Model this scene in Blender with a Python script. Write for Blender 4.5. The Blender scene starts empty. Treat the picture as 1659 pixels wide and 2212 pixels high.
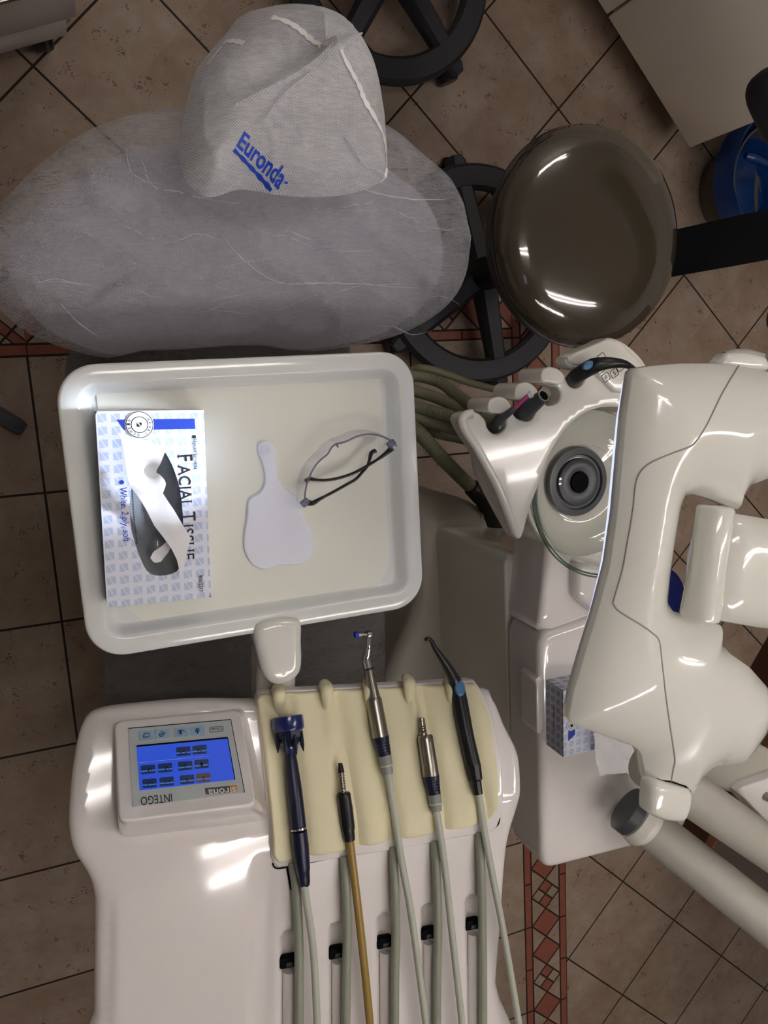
import bpy, bmesh, math, random
import numpy as np
from mathutils import Vector, Matrix, noise
from mathutils.geometry import delaunay_2d_cdt
from mathutils.bvhtree import BVHTree
random.seed(4)
SC = bpy.context.scene
COL = SC.collection
W, H = 1659, 2212
PI = math.pi

# ------------------------------------------------------------------ camera
RC = np.array([[0.932176, -0.052237, 0.358209], [0.110881, 0.983065, -0.145189], [-0.344559, 0.175062, 0.922296]])
CAMP = np.array([0.10977, -0.08112, 1.86015]); FL = 1659.88
_u, _s, _v = np.linalg.svd(RC); RC = _u @ _v
cam = bpy.data.cameras.new('camera'); camo = bpy.data.objects.new('camera', cam); COL.objects.link(camo)
cam.sensor_fit = 'HORIZONTAL'; cam.sensor_width = 36.0; cam.lens = 36.0 * FL / W
cam.clip_start = 0.02; cam.clip_end = 50
M = Matrix([list(r) for r in RC.T]).to_4x4(); M.translation = Vector(CAMP); camo.matrix_world = M
SC.camera = camo

# ------------------------------------------------------------------ world, exposure, large lights
SC.view_settings.view_transform = 'Standard'; SC.view_settings.look = 'None'
SC.view_settings.gamma = 1; SC.view_settings.use_curve_mapping = False
SC.view_settings.exposure = 0.12
SC.cycles.max_bounces = 8; SC.cycles.transparent_max_bounces = 16
wd = bpy.data.worlds.new('room_air'); SC.world = wd; wd.use_nodes = True
wd.node_tree.nodes['Background'].inputs[0].default_value = (0.9, 0.92, 1, 1)
wd.node_tree.nodes['Background'].inputs[1].default_value = 0.06
CEIL = 2.75
# fluorescent ceiling fixtures: (x, y, length, angle); last two added to soften shadows
TUBES = [(0.95, -1.35, 1.25, 0.1), (1.85, -0.45, 1.25, 0.1), (0.45, 0.15, 0.7, 0.1), (1.5, 1.9, 1.0, 0.1)]
TUBE_LAB = ['nearest the lower right doorway cabinet', 'over the operating lamp', 'added to soften shadows over the patient chair', 'added to soften shadows over the base cabinets']
TUBE_E = 24.0

def at(x, y, z):
    d = RC.T @ np.array([(x - W / 2) / FL, -(y - H / 2) / FL, -1.0])
    p = CAMP + d * ((z - CAMP[2]) / d[2])
    return Vector(p)
def ray_plane(x, y, P0, N):
    d = Vector(RC.T @ np.array([(x - W / 2) / FL, -(y - H / 2) / FL, -1.0])); c = Vector(CAMP)
    return c + d * ((P0 - c).dot(N) / d.dot(N))

# ------------------------------------------------------------------ materials
def lin(c):
    return tuple(((v / 255) / 12.92 if v / 255 <= 0.04045 else ((v / 255 + 0.055) / 1.055) ** 2.4) for v in c) + (1,)
def bsdf_mat(name, rgb, rough=0.4, metal=0.0, coat=0.0, bump=0.0, bscale=60, var=0.0, vscale=8, spec=0.5, trans=0.0, ior=1.45, alpha=1.0, emit=None, es=0, sheen=0):
    m = bpy.data.materials.new(name); m.use_nodes = True; nt = m.node_tree
    b = nt.nodes['Principled BSDF']
    c = lin(rgb)
    b.inputs['Roughness'].default_value = rough; b.inputs['Metallic'].default_value = metal
    b.inputs['Coat Weight'].default_value = coat; b.inputs['Coat Roughness'].default_value = 0.04
    b.inputs['Specular IOR Level'].default_value = spec; b.inputs['Transmission Weight'].default_value = trans
    b.inputs['IOR'].default_value = ior; b.inputs['Alpha'].default_value = alpha
    b.inputs['Sheen Weight'].default_value = sheen
    if emit: b.inputs['Emission Color'].default_value = lin(emit); b.inputs['Emission Strength'].default_value = es
    tc = nt.nodes.new('ShaderNodeTexCoord'); n = nt.nodes.new('ShaderNodeTexNoise')
    nt.links.new(tc.outputs['Object'], n.inputs['Vector']); n.inputs['Scale'].default_value = vscale; n.inputs['Detail'].default_value = 4
    mx = nt.nodes.new('ShaderNodeMix'); mx.data_type = 'RGBA'
    v = max(var, 0.015)
    mx.inputs[6].default_value = tuple(min(1, x * (1 - v)) for x in c[:3]) + (1,)
    mx.inputs[7].default_value = tuple(min(1, x * (1 + v)) for x in c[:3]) + (1,)
    nt.links.new(n.outputs['Fac'], mx.inputs[0]); nt.links.new(mx.outputs[2], b.inputs['Base Color'])
    if bump:
        n2 = nt.nodes.new('ShaderNodeTexNoise'); n2.inputs['Scale'].default_value = bscale; n2.inputs['Detail'].default_value = 5
        nt.links.new(tc.outputs['Object'], n2.inputs['Vector'])
        bp = nt.nodes.new('ShaderNodeBump'); bp.inputs['Strength'].default_value = bump; bp.inputs['Distance'].default_value = 0.004
        nt.links.new(n2.outputs['Fac'], bp.inputs['Height']); nt.links.new(bp.outputs['Normal'], b.inputs['Normal'])
    return m

class NM:
    """tiny expression builder for node maths"""
    def __init__(s, nt, out): s.nt = nt; s.o = out
    def _b(s, op, a, b=None, c=None):
        n = s.nt.nodes.new('ShaderNodeMath'); n.operation = op
        for i, v in enumerate((a, b, c)):
            if v is None: continue
            if isinstance(v, NM): s.nt.links.new(v.o, n.inputs[i])
            else: n.inputs[i].default_value = v
        return NM(s.nt, n.outputs[0])
    def __add__(s, o): return s._b('ADD', s, o)
    def __radd__(s, o): return s._b('ADD', s, o)
    def __sub__(s, o): return s._b('SUBTRACT', s, o)
    def __rsub__(s, o): return s._b('SUBTRACT', o, s)
    def __mul__(s, o): return s._b('MULTIPLY', s, o)
    def __rmul__(s, o): return s._b('MULTIPLY', s, o)
    def lt(s, o): return s._b('LESS_THAN', s, o)
    def gt(s, o): return s._b('GREATER_THAN', s, o)
    def abs(s): return s._b('ABSOLUTE', s)
    def fl(s): return s._b('FLOOR', s)
    def fr(s): return s - s.fl()
    def mn(s, o): return s._b('MINIMUM', s, o)
    def mx(s, o): return s._b('MAXIMUM', s, o)
    def sin(s): return s._b('SINE', s)
    def mod2(s): return (s * 0.5).fr() * 2.0
def xyz(nt, kind='Object'):
    tc = nt.nodes.new('ShaderNodeTexCoord'); sp = nt.nodes.new('ShaderNodeSeparateXYZ')
    nt.links.new(tc.outputs[kind], sp.inputs[0])
    return tc.outputs[kind], NM(nt, sp.outputs[0]), NM(nt, sp.outputs[1]), NM(nt, sp.outputs[2])
def mixc(nt, f, a, b):
    m = nt.nodes.new('ShaderNodeMix'); m.data_type = 'RGBA'
    for i, v in ((0, f), (6, a), (7, b)):
        if isinstance(v, NM): nt.links.new(v.o, m.inputs[i])
        elif hasattr(v, 'node'): nt.links.new(v, m.inputs[i])
        else: m.inputs[i].default_value = v
    return m.outputs[2]
def vnoise(nt, vec, scale, detail=4, rough=0.5):
    n = nt.nodes.new('ShaderNodeTexNoise'); n.inputs['Scale'].default_value = scale; n.inputs['Detail'].default_value = detail
    n.inputs['Roughness'].default_value = rough; nt.links.new(vec, n.inputs['Vector']); return NM(nt, n.outputs['Fac'])

def floor_mat():
    m = bpy.data.materials.new('stone_tiles'); m.use_nodes = True; nt = m.node_tree; b = nt.nodes['Principled BSDF']
    vec, x, y, z = xyz(nt)
    X = x * (1 / .3); Y = y * (1 / .3)
    g = 0.0085
    def dist_int(v): return (v + 0.5).fr().__sub__(0.5).abs()
    # straight tiles inside the border
    dA = dist_int(X).mn(dist_int(Y))
    # diagonal tiles outside
    s = math.sqrt(.5)
    u = (X - 3.8127) * s + (Y - 2.6587) * s; v = (X - 3.8127) * s - (Y - 2.6587) * s
    dB = dist_int(u).mn(dist_int(v))
    inside = X.lt(4.0) * Y.lt(0.0)
    d = dA * inside + dB * (1.0 - inside)
    # strips
    sv = X.gt(4.0) * X.lt(4.5) * Y.lt(0.5)
    shz = Y.gt(0.0) * Y.lt(0.5) * X.lt(4.5) * X.gt(0.0)
    def strip(a, bb):      # a across 0..0.5, bb along
        bar = (a - 0.25).abs().gt(1 / 6.)
        barj = dist_int(bb * 2.0) * 0.5
        edge = ((a - 0.25).abs() - 1 / 6.).abs().mn((a - 0.25).abs() - 0.25 + 0.0 * a) 
        e1 = ((a - 0.25).abs() - 1 / 6.).abs(); e2 = ((a - 0.25).abs() - 0.25).abs()
        p = bb * 3.0
        q = dist_int(p) * (1 / 3.)
        r = (a - 0.25).abs() + q                      # 1/6 on diamond edge
        diamond = r.lt(1 / 6.)
        chk = ((bb + 0.5 + 1 / 6.).fr() * 3.0).fl()   # index within a unit
        is_chk = (((bb - 1 / 3. + 1 / 6.).fr()) - 1 / 6.).abs().lt(1 / 6.)
        # checker inside diamond
        qq = (p + 0.5).fr() - 0.5
        uu = (a - 0.25) * 3.0 + qq; vv = (a - 0.25) * 3.0 - qq
        par = uu.gt(0.0) - vv.gt(0.0)
        light = par.abs().lt(0.5) * is_chk
        red = (bar + diamond * (1.0 - light)).mn(1.0)
        dd = (r - 1 / 6.).abs() * 0.7
        dch = uu.abs().mn(vv.abs()) * (1 / 4.5) + (1.0 - is_chk * diamond)
        inner = dd.mn(dch) + bar * 1.0
        dj = inner.mn(e1).mn(e2).mn(barj + (1.0 - bar))
        return red, dj
    r1, d1 = strip(X - 4.0, Y); r2, d2 = strip(Y, X)
    isS = sv + shz * (1.0 - sv)
    red = r1 * sv + r2 * shz * (1.0 - sv)
    ds = d1 * sv + d2 * shz * (1.0 - sv)
    # far left: the lower bar runs on while the rest turns up and left
    L = X.lt(0.0)
    bl = L * Y.gt(0.0) * Y.lt(0.085); dg = L * (X + Y - 0.06).abs().lt(0.05) * Y.gt(0.085)
    red = (red * (1.0 - L) + bl + dg).mn(1.0)
    dl = (Y.abs().mn((Y - 0.085).abs())).mn(((X + Y - 0.06).abs() - 0.05).abs() + Y.lt(0.085)) + (Y + 0.02).lt(0.0)
    d = d * (1.0 - isS) + ds * isS
    d = d * (1.0 - L) + L * d.mn(dl)
    grout = d.lt(g)
    # per tile tint
    base = (inside * (X.fl() * 3.7 + Y.fl() * 9.1) + (1.0 - inside) * ((u + .5).fl() * 5.3 + (v + .5).fl() * 2.9)).sin() * 0.5 + 0.5
    n1 = vnoise(nt, vec, 9, 5, .6); n2 = vnoise(nt, vec, 28, 6, .7); n3 = vnoise(nt, vec, 3, 3)
    rmp = nt.nodes.new('ShaderNodeValToRGB'); rmp.color_ramp.elements[0].position = .33; rmp.color_ramp.elements[1].position = .68
    rmp.color_ramp.elements[0].color = lin((128, 105, 86)); rmp.color_ramp.elements[1].color = lin((162, 147, 134))
    e = rmp.color_ramp.elements.new(.52); e.color = lin((148, 129, 112))
    nt.links.new((n1 * 0.6 + n2 * 0.25 + base * 0.08 + n3 * 0.1).o, rmp.inputs[0])
    stone = rmp.outputs[0]
    redc = mixc(nt, n2, lin((112, 58, 44)), lin((150, 88, 70)))
    c = mixc(nt, red, stone, redc)
    # little pits
    vo = nt.nodes.new('ShaderNodeTexVoronoi'); vo.inputs['Scale'].default_value = 190; nt.links.new(vec, vo.inputs['Vector'])
    pits = (NM(nt, vo.outputs['Distance']) + (vnoise(nt, vec, 22, 3, .7) * -1.0 + 0.61) * 3.0).lt(0.32)
    c = mixc(nt, pits * (1.0 - red) * 0.75, c, lin((92, 66, 48)))
    c = mixc(nt, grout, c, lin((44, 33, 28)))
    nt.links.new(c, b.inputs['Base Color'])
    nt.links.new((n2 * 0.25 + grout * 0.4 + 0.38).o, b.inputs['Roughness'])
    b.inputs['Specular IOR Level'].default_value = .35
    bp = nt.nodes.new('ShaderNodeBump'); bp.inputs['Strength'].default_value = .5; bp.inputs['Distance'].default_value = .002
    nt.links.new((n2 * 0.3 - grout - pits * 0.5).o, bp.inputs['Height']); nt.links.new(bp.outputs[0], b.inputs['Normal'])
    return m

def box_pattern_mat(name, ox=0.0, oy=0.0, cell=0.0141, ground=(226, 228, 242), ink=(184, 197, 222)):
    """white card with pale squares that each hold a white swoosh"""
    m = bpy.data.materials.new(name); m.use_nodes = True; nt = m.node_tree; b = nt.nodes['Principled BSDF']
    tc = nt.nodes.new('ShaderNodeTexCoord'); sp = nt.nodes.new('ShaderNodeSeparateXYZ'); nt.links.new(tc.outputs['UV'], sp.inputs[0])
    x = NM(nt, sp.outputs[0]); y = NM(nt, sp.outputs[1])
    cx = ((x - ox) * (1 / cell)).fr() - 0.5; cy = ((y - oy) * (1 / cell)).fr() - 0.5
    sq = cx.abs().mx(cy.abs()).lt(0.33)
    sw = ((cx * 7.0).sin() * 0.2 + cx * 0.55 + cy).abs().lt(0.07)
    f = sq * (1.0 - sw)
    nt.links.new(mixc(nt, f, lin(ground), lin(ink)), b.inputs['Base Color'])
    b.inputs['Roughness'].default_value = .35
    return m

def cover_mat(name, dens, rgb=(225, 225, 230)):
    """thin non-woven cloth: fibres with fine perforation, partly see-through"""
    m = bpy.data.materials.new(name); m.use_nodes = True; nt = m.node_tree
    nt.nodes.remove(nt.nodes['Principled BSDF']); out = nt.nodes['Material Output']
    vec, x, y, z = xyz(nt)
    p = 2 * PI / 0.0029
    dots = ((x * p).sin() * (y * p).sin()).gt(0.25)
    mp = nt.nodes.new('ShaderNodeMapping'); mp.inputs['Scale'].default_value = (1, 5, 1); nt.links.new(vec, mp.inputs[0])
    nf = vnoise(nt, mp.outputs[0], 90, 4, .7); nl = vnoise(nt, vec, 7, 4, .6)
    cf = nl * 0.3 + nf * 0.35 + 0.5
    c = mixc(nt, cf, lin(tuple(v * .78 for v in rgb)), lin(rgb))
    df = nt.nodes.new('ShaderNodeBsdfDiffuse'); nt.links.new(c, df.inputs[0])
    tl = nt.nodes.new('ShaderNodeBsdfTranslucent'); nt.links.new(c, tl.inputs[0])
    tr = nt.nodes.new('ShaderNodeBsdfTransparent')
    m1 = nt.nodes.new('ShaderNodeMixShader'); m1.inputs[0].default_value = .3
    nt.links.new(df.outputs[0], m1.inputs[1]); nt.links.new(tl.outputs[0], m1.inputs[2])
    m2 = nt.nodes.new('ShaderNodeMixShader')
    mp2 = nt.nodes.new('ShaderNodeMapping'); mp2.inputs['Scale'].default_value = (3, 11, 3); mp2.inputs['Rotation'].default_value = (0, 0, .15); nt.links.new(vec, mp2.inputs[0])
    cr_ = vnoise(nt, mp2.outputs[0], 3, 6, .75)
    nt.links.new((dens + (nf - 0.5) * 0.5 + (nl - 0.5) * 0.5 - dots * 0.30 + (cr_ - 0.5) * 0.5).mn(1.0).mx(0.0).o, m2.inputs[0])
    nt.links.new(tr.outputs[0], m2.inputs[1]); nt.links.new(m1.outputs[0], m2.inputs[2])
    bp = nt.nodes.new('ShaderNodeBump'); bp.inputs['Strength'].default_value = .9; bp.inputs['Distance'].default_value = .002
    nt.links.new((nf * 0.6 - dots * 0.3 + vnoise(nt, vec, 26, 5, .6) * 1.5 + cr_ * 4.0).o, bp.inputs['Height'])
    nt.links.new(bp.outputs[0], df.inputs['Normal'])
    nt.links.new(m2.outputs[0], out.inputs[0])
    return m
def one(nt, v):
    return v

MT = {}
MT['floor'] = floor_mat()
MT['white'] = bsdf_mat('glossy_white_plastic', (228, 222, 219), .1, coat=.5)
MT['warm'] = bsdf_mat('warm_white_plastic', (224, 221, 210), .17, coat=.5)
MT['lampw'] = bsdf_mat('lamp_white_plastic', (218, 217, 208), .13, coat=.6)
MT['tray'] = bsdf_mat('tray_plastic', (220, 222, 218), .13, coat=.4)
MT['liner'] = bsdf_mat('paper_tray_liner', (224, 224, 212), .5)
MT['cream'] = bsdf_mat('cream_silicone', (222, 214, 178), .55, bump=.03, bscale=400)
MT['grey'] = bsdf_mat('grey_plastic', (150, 148, 142), .4)
MT['armgrey'] = bsdf_mat('arm_grey_paint', (168, 165, 154), .45)
MT['base'] = bsdf_mat('chair_base_paint', (172, 166, 154), .45)
MT['dgrey'] = bsdf_mat('dark_grey_plastic', (66, 68, 72), .35)
MT['black'] = bsdf_mat('black_plastic', (20, 20, 24), .35)
MT['matte'] = bsdf_mat('matte_black_plastic', (34, 35, 40), .5)
MT['void'] = bsdf_mat('dark_recess', (7, 7, 8), .7, spec=.1)
MT['steel'] = bsdf_mat('brushed_steel', (150, 145, 136), .28, metal=1.0)
MT['chrome'] = bsdf_mat('chrome', (205, 205, 205), .12, metal=1.0)
MT['navy'] = bsdf_mat('navy_plastic', (14, 20, 48), .32)
MT['navycap'] = bsdf_mat('deep_blue_plastic', (12, 27, 90), .22, coat=.4)
MT['blue'] = bsdf_mat('blue_plastic', (20, 60, 190), .4)
MT['btn'] = bsdf_mat('steel_blue_button', (74, 118, 158), .3)
MT['hose'] = bsdf_mat('grey_hose', (178, 182, 168), .42)
MT['hosed'] = bsdf_mat('darker_grey_hose', (140, 144, 128), .42)
MT['tan'] = bsdf_mat('tan_hose', (150, 122, 62), .35)
MT['boot'] = bsdf_mat('grey_boot', (140, 142, 138), .45)
MT['green'] = bsdf_mat('olive_hose', (130, 129, 104), .5)
MT['cushion'] = bsdf_mat('grey_upholstery', (182, 179, 189), .55, bump=.1, var=.1, vscale=4)
MT['seatc'] = bsdf_mat('grey_seat_upholstery', (112, 108, 104), .5, bump=.2, bscale=25, var=.1)
MT['cover'] = cover_mat('nonwoven_cover', .42, (218, 217, 222))
MT['cover2'] = cover_mat('nonwoven_headrest_cover', .74, (246, 246, 248))
MT['cover3'] = cover_mat('nonwoven_seat_cover', .62, (150, 146, 142))
MT['seam'] = bsdf_mat('white_seam_tape', (232, 230, 228), .7)
MT['logo'] = bsdf_mat('blue_print', (24, 66, 190), .6)
MT['ink'] = bsdf_mat('black_print', (16, 16, 22), .5)
MT['bluep'] = bsdf_mat('royal_blue_print', (22, 62, 178), .4)
MT['stool'] = bsdf_mat('brown_vinyl_under_film', (62, 55, 44), .1, coat=1.0, bump=.05, bscale=20)
MT['tissue'] = bsdf_mat('white_tissue', (236, 236, 238), .85, bump=.15, bscale=60)
MT['tissue2'] = bsdf_mat('grey_film_slot', (116, 120, 124), .25, coat=.6, bump=.4, bscale=30, var=.25, vscale=12)
MT['boxp'] = box_pattern_mat('tissue_box_print')
MT['card'] = bsdf_mat('white_card', (226, 228, 240), .45)
MT['mirror'] = bsdf_mat('white_hand_mirror_plastic', (226, 229, 240), .3)
MT['glassrim'] = bsdf_mat('spittoon_glass', (226, 240, 234), .02, trans=1.0, ior=1.45)
MT['lens'] = bsdf_mat('clear_polycarbonate', (236, 240, 246), .02, trans=1.0, ior=1.12)
def thin_mat(name, tint, edge, f0=.06):
    m = bpy.data.materials.new(name); m.use_nodes = True; nt = m.node_tree; nt.nodes.remove(nt.nodes['Principled BSDF'])
    lw = nt.nodes.new('ShaderNodeLayerWeight'); lw.inputs[0].default_value = .35; fc = NM(nt, lw.outputs['Facing'])
    tr = nt.nodes.new('ShaderNodeBsdfTransparent'); gl_ = nt.nodes.new('ShaderNodeBsdfGlossy'); gl_.inputs['Roughness'].default_value = .03
    p3 = fc * fc; p3 = p3 * fc
    nt.links.new(mixc(nt, p3, lin(tint), lin(edge)), tr.inputs[0]); ms = nt.nodes.new('ShaderNodeMixShader')
    nt.links.new((p3 * .45 + f0).mn(1.0).o, ms.inputs[0]); nt.links.new(tr.outputs[0], ms.inputs[1]); nt.links.new(gl_.outputs[0], ms.inputs[2])
    nt.links.new(ms.outputs[0], nt.nodes['Material Output'].inputs[0]); return m
MT['glassrim'] = thin_mat('spittoon_glass', (253, 254, 253), (150, 178, 164), .05)
MT['lens'] = thin_mat('clear_polycarbonate', (253, 253, 254), (214, 215, 226), .03)
MT['rimglass'] = thin_mat('thick_glass_rim', (178, 192, 184), (96, 122, 110), .12)
MT['clearedge'] = bsdf_mat('clear_lens_edge', (150, 150, 176), .08, trans=.6, ior=1.3)
MT['ceramic'] = bsdf_mat('white_ceramic', (226, 222, 212), .08, coat=.8)
MT['pink'] = bsdf_mat('pink_plastic', (176, 62, 112), .25)
MT['cab'] = bsdf_mat('cabinet_laminate', (226, 217, 204), .4)
MT['cart'] = bsdf_mat('cart_laminate', (190, 185, 187), .3)
MT['wall'] = bsdf_mat('wall_paint', (200, 197, 192), .8, bump=.05)
MT['ceil'] = bsdf_mat('ceiling_paint', (218, 216, 214), .85)
MT['wood'] = bsdf_mat('dark_wood', (58, 28, 18), .5, var=.3, vscale=10)
MT['wood2'] = bsdf_mat('brown_wood_strip', (110, 72, 48), .5, var=.3, vscale=20)
MT['marble'] = bsdf_mat('grey_brown_stone', (112, 100, 96), .3, var=.25, vscale=6)
MT['bag'] = bsdf_mat('blue_film', (16, 56, 118), .25, trans=.25, bump=1.0, bscale=22, var=.35, vscale=14)
MT['clearbin'] = bsdf_mat('smoked_bin', (96, 88, 80), .25, alpha=.75)
MT['tube'] = bsdf_mat('fluorescent_tube', (255, 255, 255), .3, emit=(252, 246, 242), es=TUBE_E)
MT['led'] = bsdf_mat('lamp_lens', (200, 212, 240), .1, emit=(196, 208, 250), es=1.1)
MT['bezel'] = bsdf_mat('panel_grey', (186, 194, 194), .3)
MT['key'] = bsdf_mat('pale_blue_key', (150, 182, 214), .3)
MT['orange'] = bsdf_mat('orange_print', (214, 138, 30), .5)
MT['brownp'] = bsdf_mat('brown_print', (92, 82, 80), .5)
MT['whitep'] = bsdf_mat('white_print', (235, 235, 235), .5)
def screen_mat(name, a, b_, e):
    m = bpy.data.materials.new(name); m.use_nodes = True; nt = m.node_tree; b = nt.nodes['Principled BSDF']
    n = nt.nodes.new('ShaderNodeTexCoord'); no = vnoise(nt, n.outputs['Object'], 6, 1)
    c = mixc(nt, no, lin(a), lin(b_)); nt.links.new(c, b.inputs['Emission Color']); b.inputs['Emission Strength'].default_value = e
    b.inputs['Base Color'].default_value = lin((10, 12, 30)); b.inputs['Roughness'].default_value = .15
    return m
MT['disp'] = screen_mat('blue_display', (30, 60, 226), (60, 110, 236), .62)
MT['dkey'] = screen_mat('dark_display_key', (20, 34, 72), (30, 50, 100), .5)
MT['dkeyl'] = screen_mat('light_display_key_band', (60, 110, 190), (80, 130, 200), .6)
MT['skey'] = screen_mat('brown_display_key', (90, 62, 60), (100, 70, 66), .5)

# ------------------------------------------------------------------ mesh helpers
def link(name, verts, faces, mat, parent=None, smooth=True, ang=40, uvs=None):
    me = bpy.data.meshes.new(name); me.from_pydata([tuple(v) for v in verts], [], faces); me.validate(); me.update()
    bm = bmesh.new(); bm.from_mesh(me); bmesh.ops.recalc_face_normals(bm, faces=bm.faces); bm.to_mesh(me); bm.free()
    if smooth:
        me.polygons.foreach_set('use_smooth', [True] * len(me.polygons)); me.set_sharp_from_angle(angle=math.radians(ang))
    if uvs:
        l = me.uv_layers.new(name='UVMap')
        for lp in me.loops: l.data[lp.index].uv = uvs(me.vertices[lp.vertex_index].co)
    o = bpy.data.objects.new(name, me); COL.objects.link(o)
    if isinstance(mat, (list, tuple)):
        for m_ in mat: me.materials.append(MT[m_])
    else: me.materials.append(MT[mat])
    if parent is not None:
        o.parent = parent; o.matrix_parent_inverse = Matrix.Translation(-parent.location)
    return o
def tag(o, label=None, cat=None, group=None, kind=None):
    for k, v in (('label', label), ('category', cat), ('group', group), ('kind', kind)):
        if v: o[k] = v
    return o
def thing(name, label, cat, loc, group=None):
    o = bpy.data.objects.new(name, None); COL.objects.link(o); o.location = loc; o.empty_display_size = .03
    return tag(o, label, cat, group)
class MB:
    def __init__(s): s.v = []; s.f = []
    def add(s, v, f):
        n = len(s.v); s.v += [Vector(p) for p in v]; s.f += [tuple(i + n for i in q) for q in f]; return s
    def build(s, name, mat, parent=None, smooth=True, ang=40, uvs=None): return link(name, s.v, s.f, mat, parent, smooth, ang, uvs)
    def loft(s, rings, cap0=True, cap1=True, closed=True):
        n = len(rings[0]); v = [p for r in rings for p in r]; f = []
        for i in range(len(rings) - 1):
            for j in range(n if closed else n - 1):
                k = (j + 1) % n
                f.append((i * n + j, i * n + k, (i + 1) * n + k, (i + 1) * n + j))
        if cap0: f.append(tuple(range(n))[::-1])
        if cap1: f.append(tuple((len(rings) - 1) * n + j for j in range(n)))
        return s.add(v, f)
    def tube(s, path, r, seg=14, up=Vector((0, 0, 1)), flat=1.0, cap=True):
        path = [Vector(p) for p in path]; n = len(path)
        rs = r if isinstance(r, (list, tuple)) else [r] * n
        rings = []; prev = None
        for i, p in enumerate(path):
            t = (path[min(i + 1, n - 1)] - path[max(i - 1, 0)]).normalized()
            if prev is None:
                a = t.cross(up)
                if a.length < 1e-3: a = t.cross(Vector((1, 0, 0)))
                a.normalize()
            else:
                a = prev - t * prev.dot(t); a.normalize()
            prev = a; b = t.cross(a)
            rings.append([p + a * (rs[i] * math.cos(2 * PI * k / seg)) + b * (rs[i] * flat * math.sin(2 * PI * k / seg)) for k in range(seg)])
        return s.loft(rings, cap, cap)
    def lathe(s, prof, o, axis=(0, 0, 1), seg=40, ref=None, cap=True):
        """prof: [(distance along axis, radius)]"""
        o = Vector(o); ax = Vector(axis).normalized()
        a = ax.orthogonal().normalized() if ref is None else (Vector(ref) - ax * Vector(ref).dot(ax)).normalized(); b = ax.cross(a)
        if not cap: prof = list(prof) + [prof[0]]
        rings = [[o + ax * h + a * (r * math.cos(2 * PI * k / seg)) + b * (r * math.sin(2 * PI * k / seg)) for k in range(seg)] for h, r in prof]
        return s.loft(rings, cap, cap)
    def box(s, c, sx, sy, sz, rot=0.0, bev=0.0):
        c = Vector(c); cr, sr = math.cos(rot), math.sin(rot)
        def P(x, y, z): return c + Vector((x * cr - y * sr, x * sr + y * cr, z))
        pts = rrect(sx, sy, max(bev, 1e-4), 4)
        b = bev
        rings = []
        for ins, z in ([(0, -sz / 2), (0, sz / 2)] if b == 0 else [(b, -sz / 2), (b * .3, -sz / 2 + b * .3), (0, -sz / 2 + b), (0, sz / 2 - b), (b * .3, sz / 2 - b * .3), (b, sz / 2)]):
            kx = (sx - 2 * ins * .999) / sx; ky = (sy - 2 * ins * .999) / sy
            rings.append([P(x * kx, y * ky, z) for x, y in pts])
        return s.loft(rings)
def rrect(w, h, r, seg=6):
    out = []
    for cx, cy, a0 in ((w / 2 - r, h / 2 - r, 0), (-w / 2 + r, h / 2 - r, PI / 2), (-w / 2 + r, -h / 2 + r, PI), (w / 2 - r, -h / 2 + r, 1.5 * PI)):
        for i in range(seg + 1):
            a = a0 + PI / 2 * i / seg; out.append((cx + r * math.cos(a), cy + r * math.sin(a)))
    return out
def cr(pts, n=8, closed=False):
    """Catmull-Rom through the points"""
    P = [Vector(p) for p in pts]; N = len(P); out = []
    rng = N if closed else N - 1
    for i in range(rng):
        if closed: a, b, c, d = P[(i - 1) % N], P[i], P[(i + 1) % N], P[(i + 2) % N]
        else: a, b, c, d = P[max(i - 1, 0)], P[i], P[i + 1], P[min(i + 2, N - 1)]
        for k in range(n):
            t = k / n
            out.append(0.5 * ((2 * b) + (c - a) * t + (2 * a - 5 * b + 4 * c - d) * t * t + (3 * b - a - 3 * c + d) * t ** 3))
    if not closed: out.append(P[-1])
    return out
def resample(P, step, closed=True):
    P = [Vector(p) for p in P]
    if closed: P = P + [P[0]]
    L = [0]
    for i in range(1, len(P)): L.append(L[-1] + (P[i] - P[i - 1]).length)
    n = max(8, int(L[-1] / step)); out = []; j = 0
    for k in range(n if closed else n + 1):
        t = L[-1] * k / n
        while j < len(L) - 2 and L[j + 1] < t: j += 1
        f = (t - L[j]) / max(1e-9, L[j + 1] - L[j]); out.append(P[j].lerp(P[j + 1], f))
    return out
def pin(pt, A):
    x, y = pt; n = len(A); B = np.roll(A, -1, 0)
    c = ((A[:, 1] > y) != (B[:, 1] > y)); xi = (B[:, 0] - A[:, 0]) * (y - A[:, 1]) / np.where(B[:, 1] == A[:, 1], 1e-12, B[:, 1] - A[:, 1]) + A[:, 0]
    return bool(np.sum(c & (x < xi)) % 2)
def pdist(pts, A):
    B = np.roll(A, -1, 0); d = B - A; L = (d ** 2).sum(1) + 1e-15; out = np.empty(len(pts))
    for i, p in enumerate(pts):
        t = np.clip(((p - A) * d).sum(1) / L, 0, 1); out[i] = np.sqrt((((A + d * t[:, None]) - p) ** 2).sum(1).min())
    return out
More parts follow.
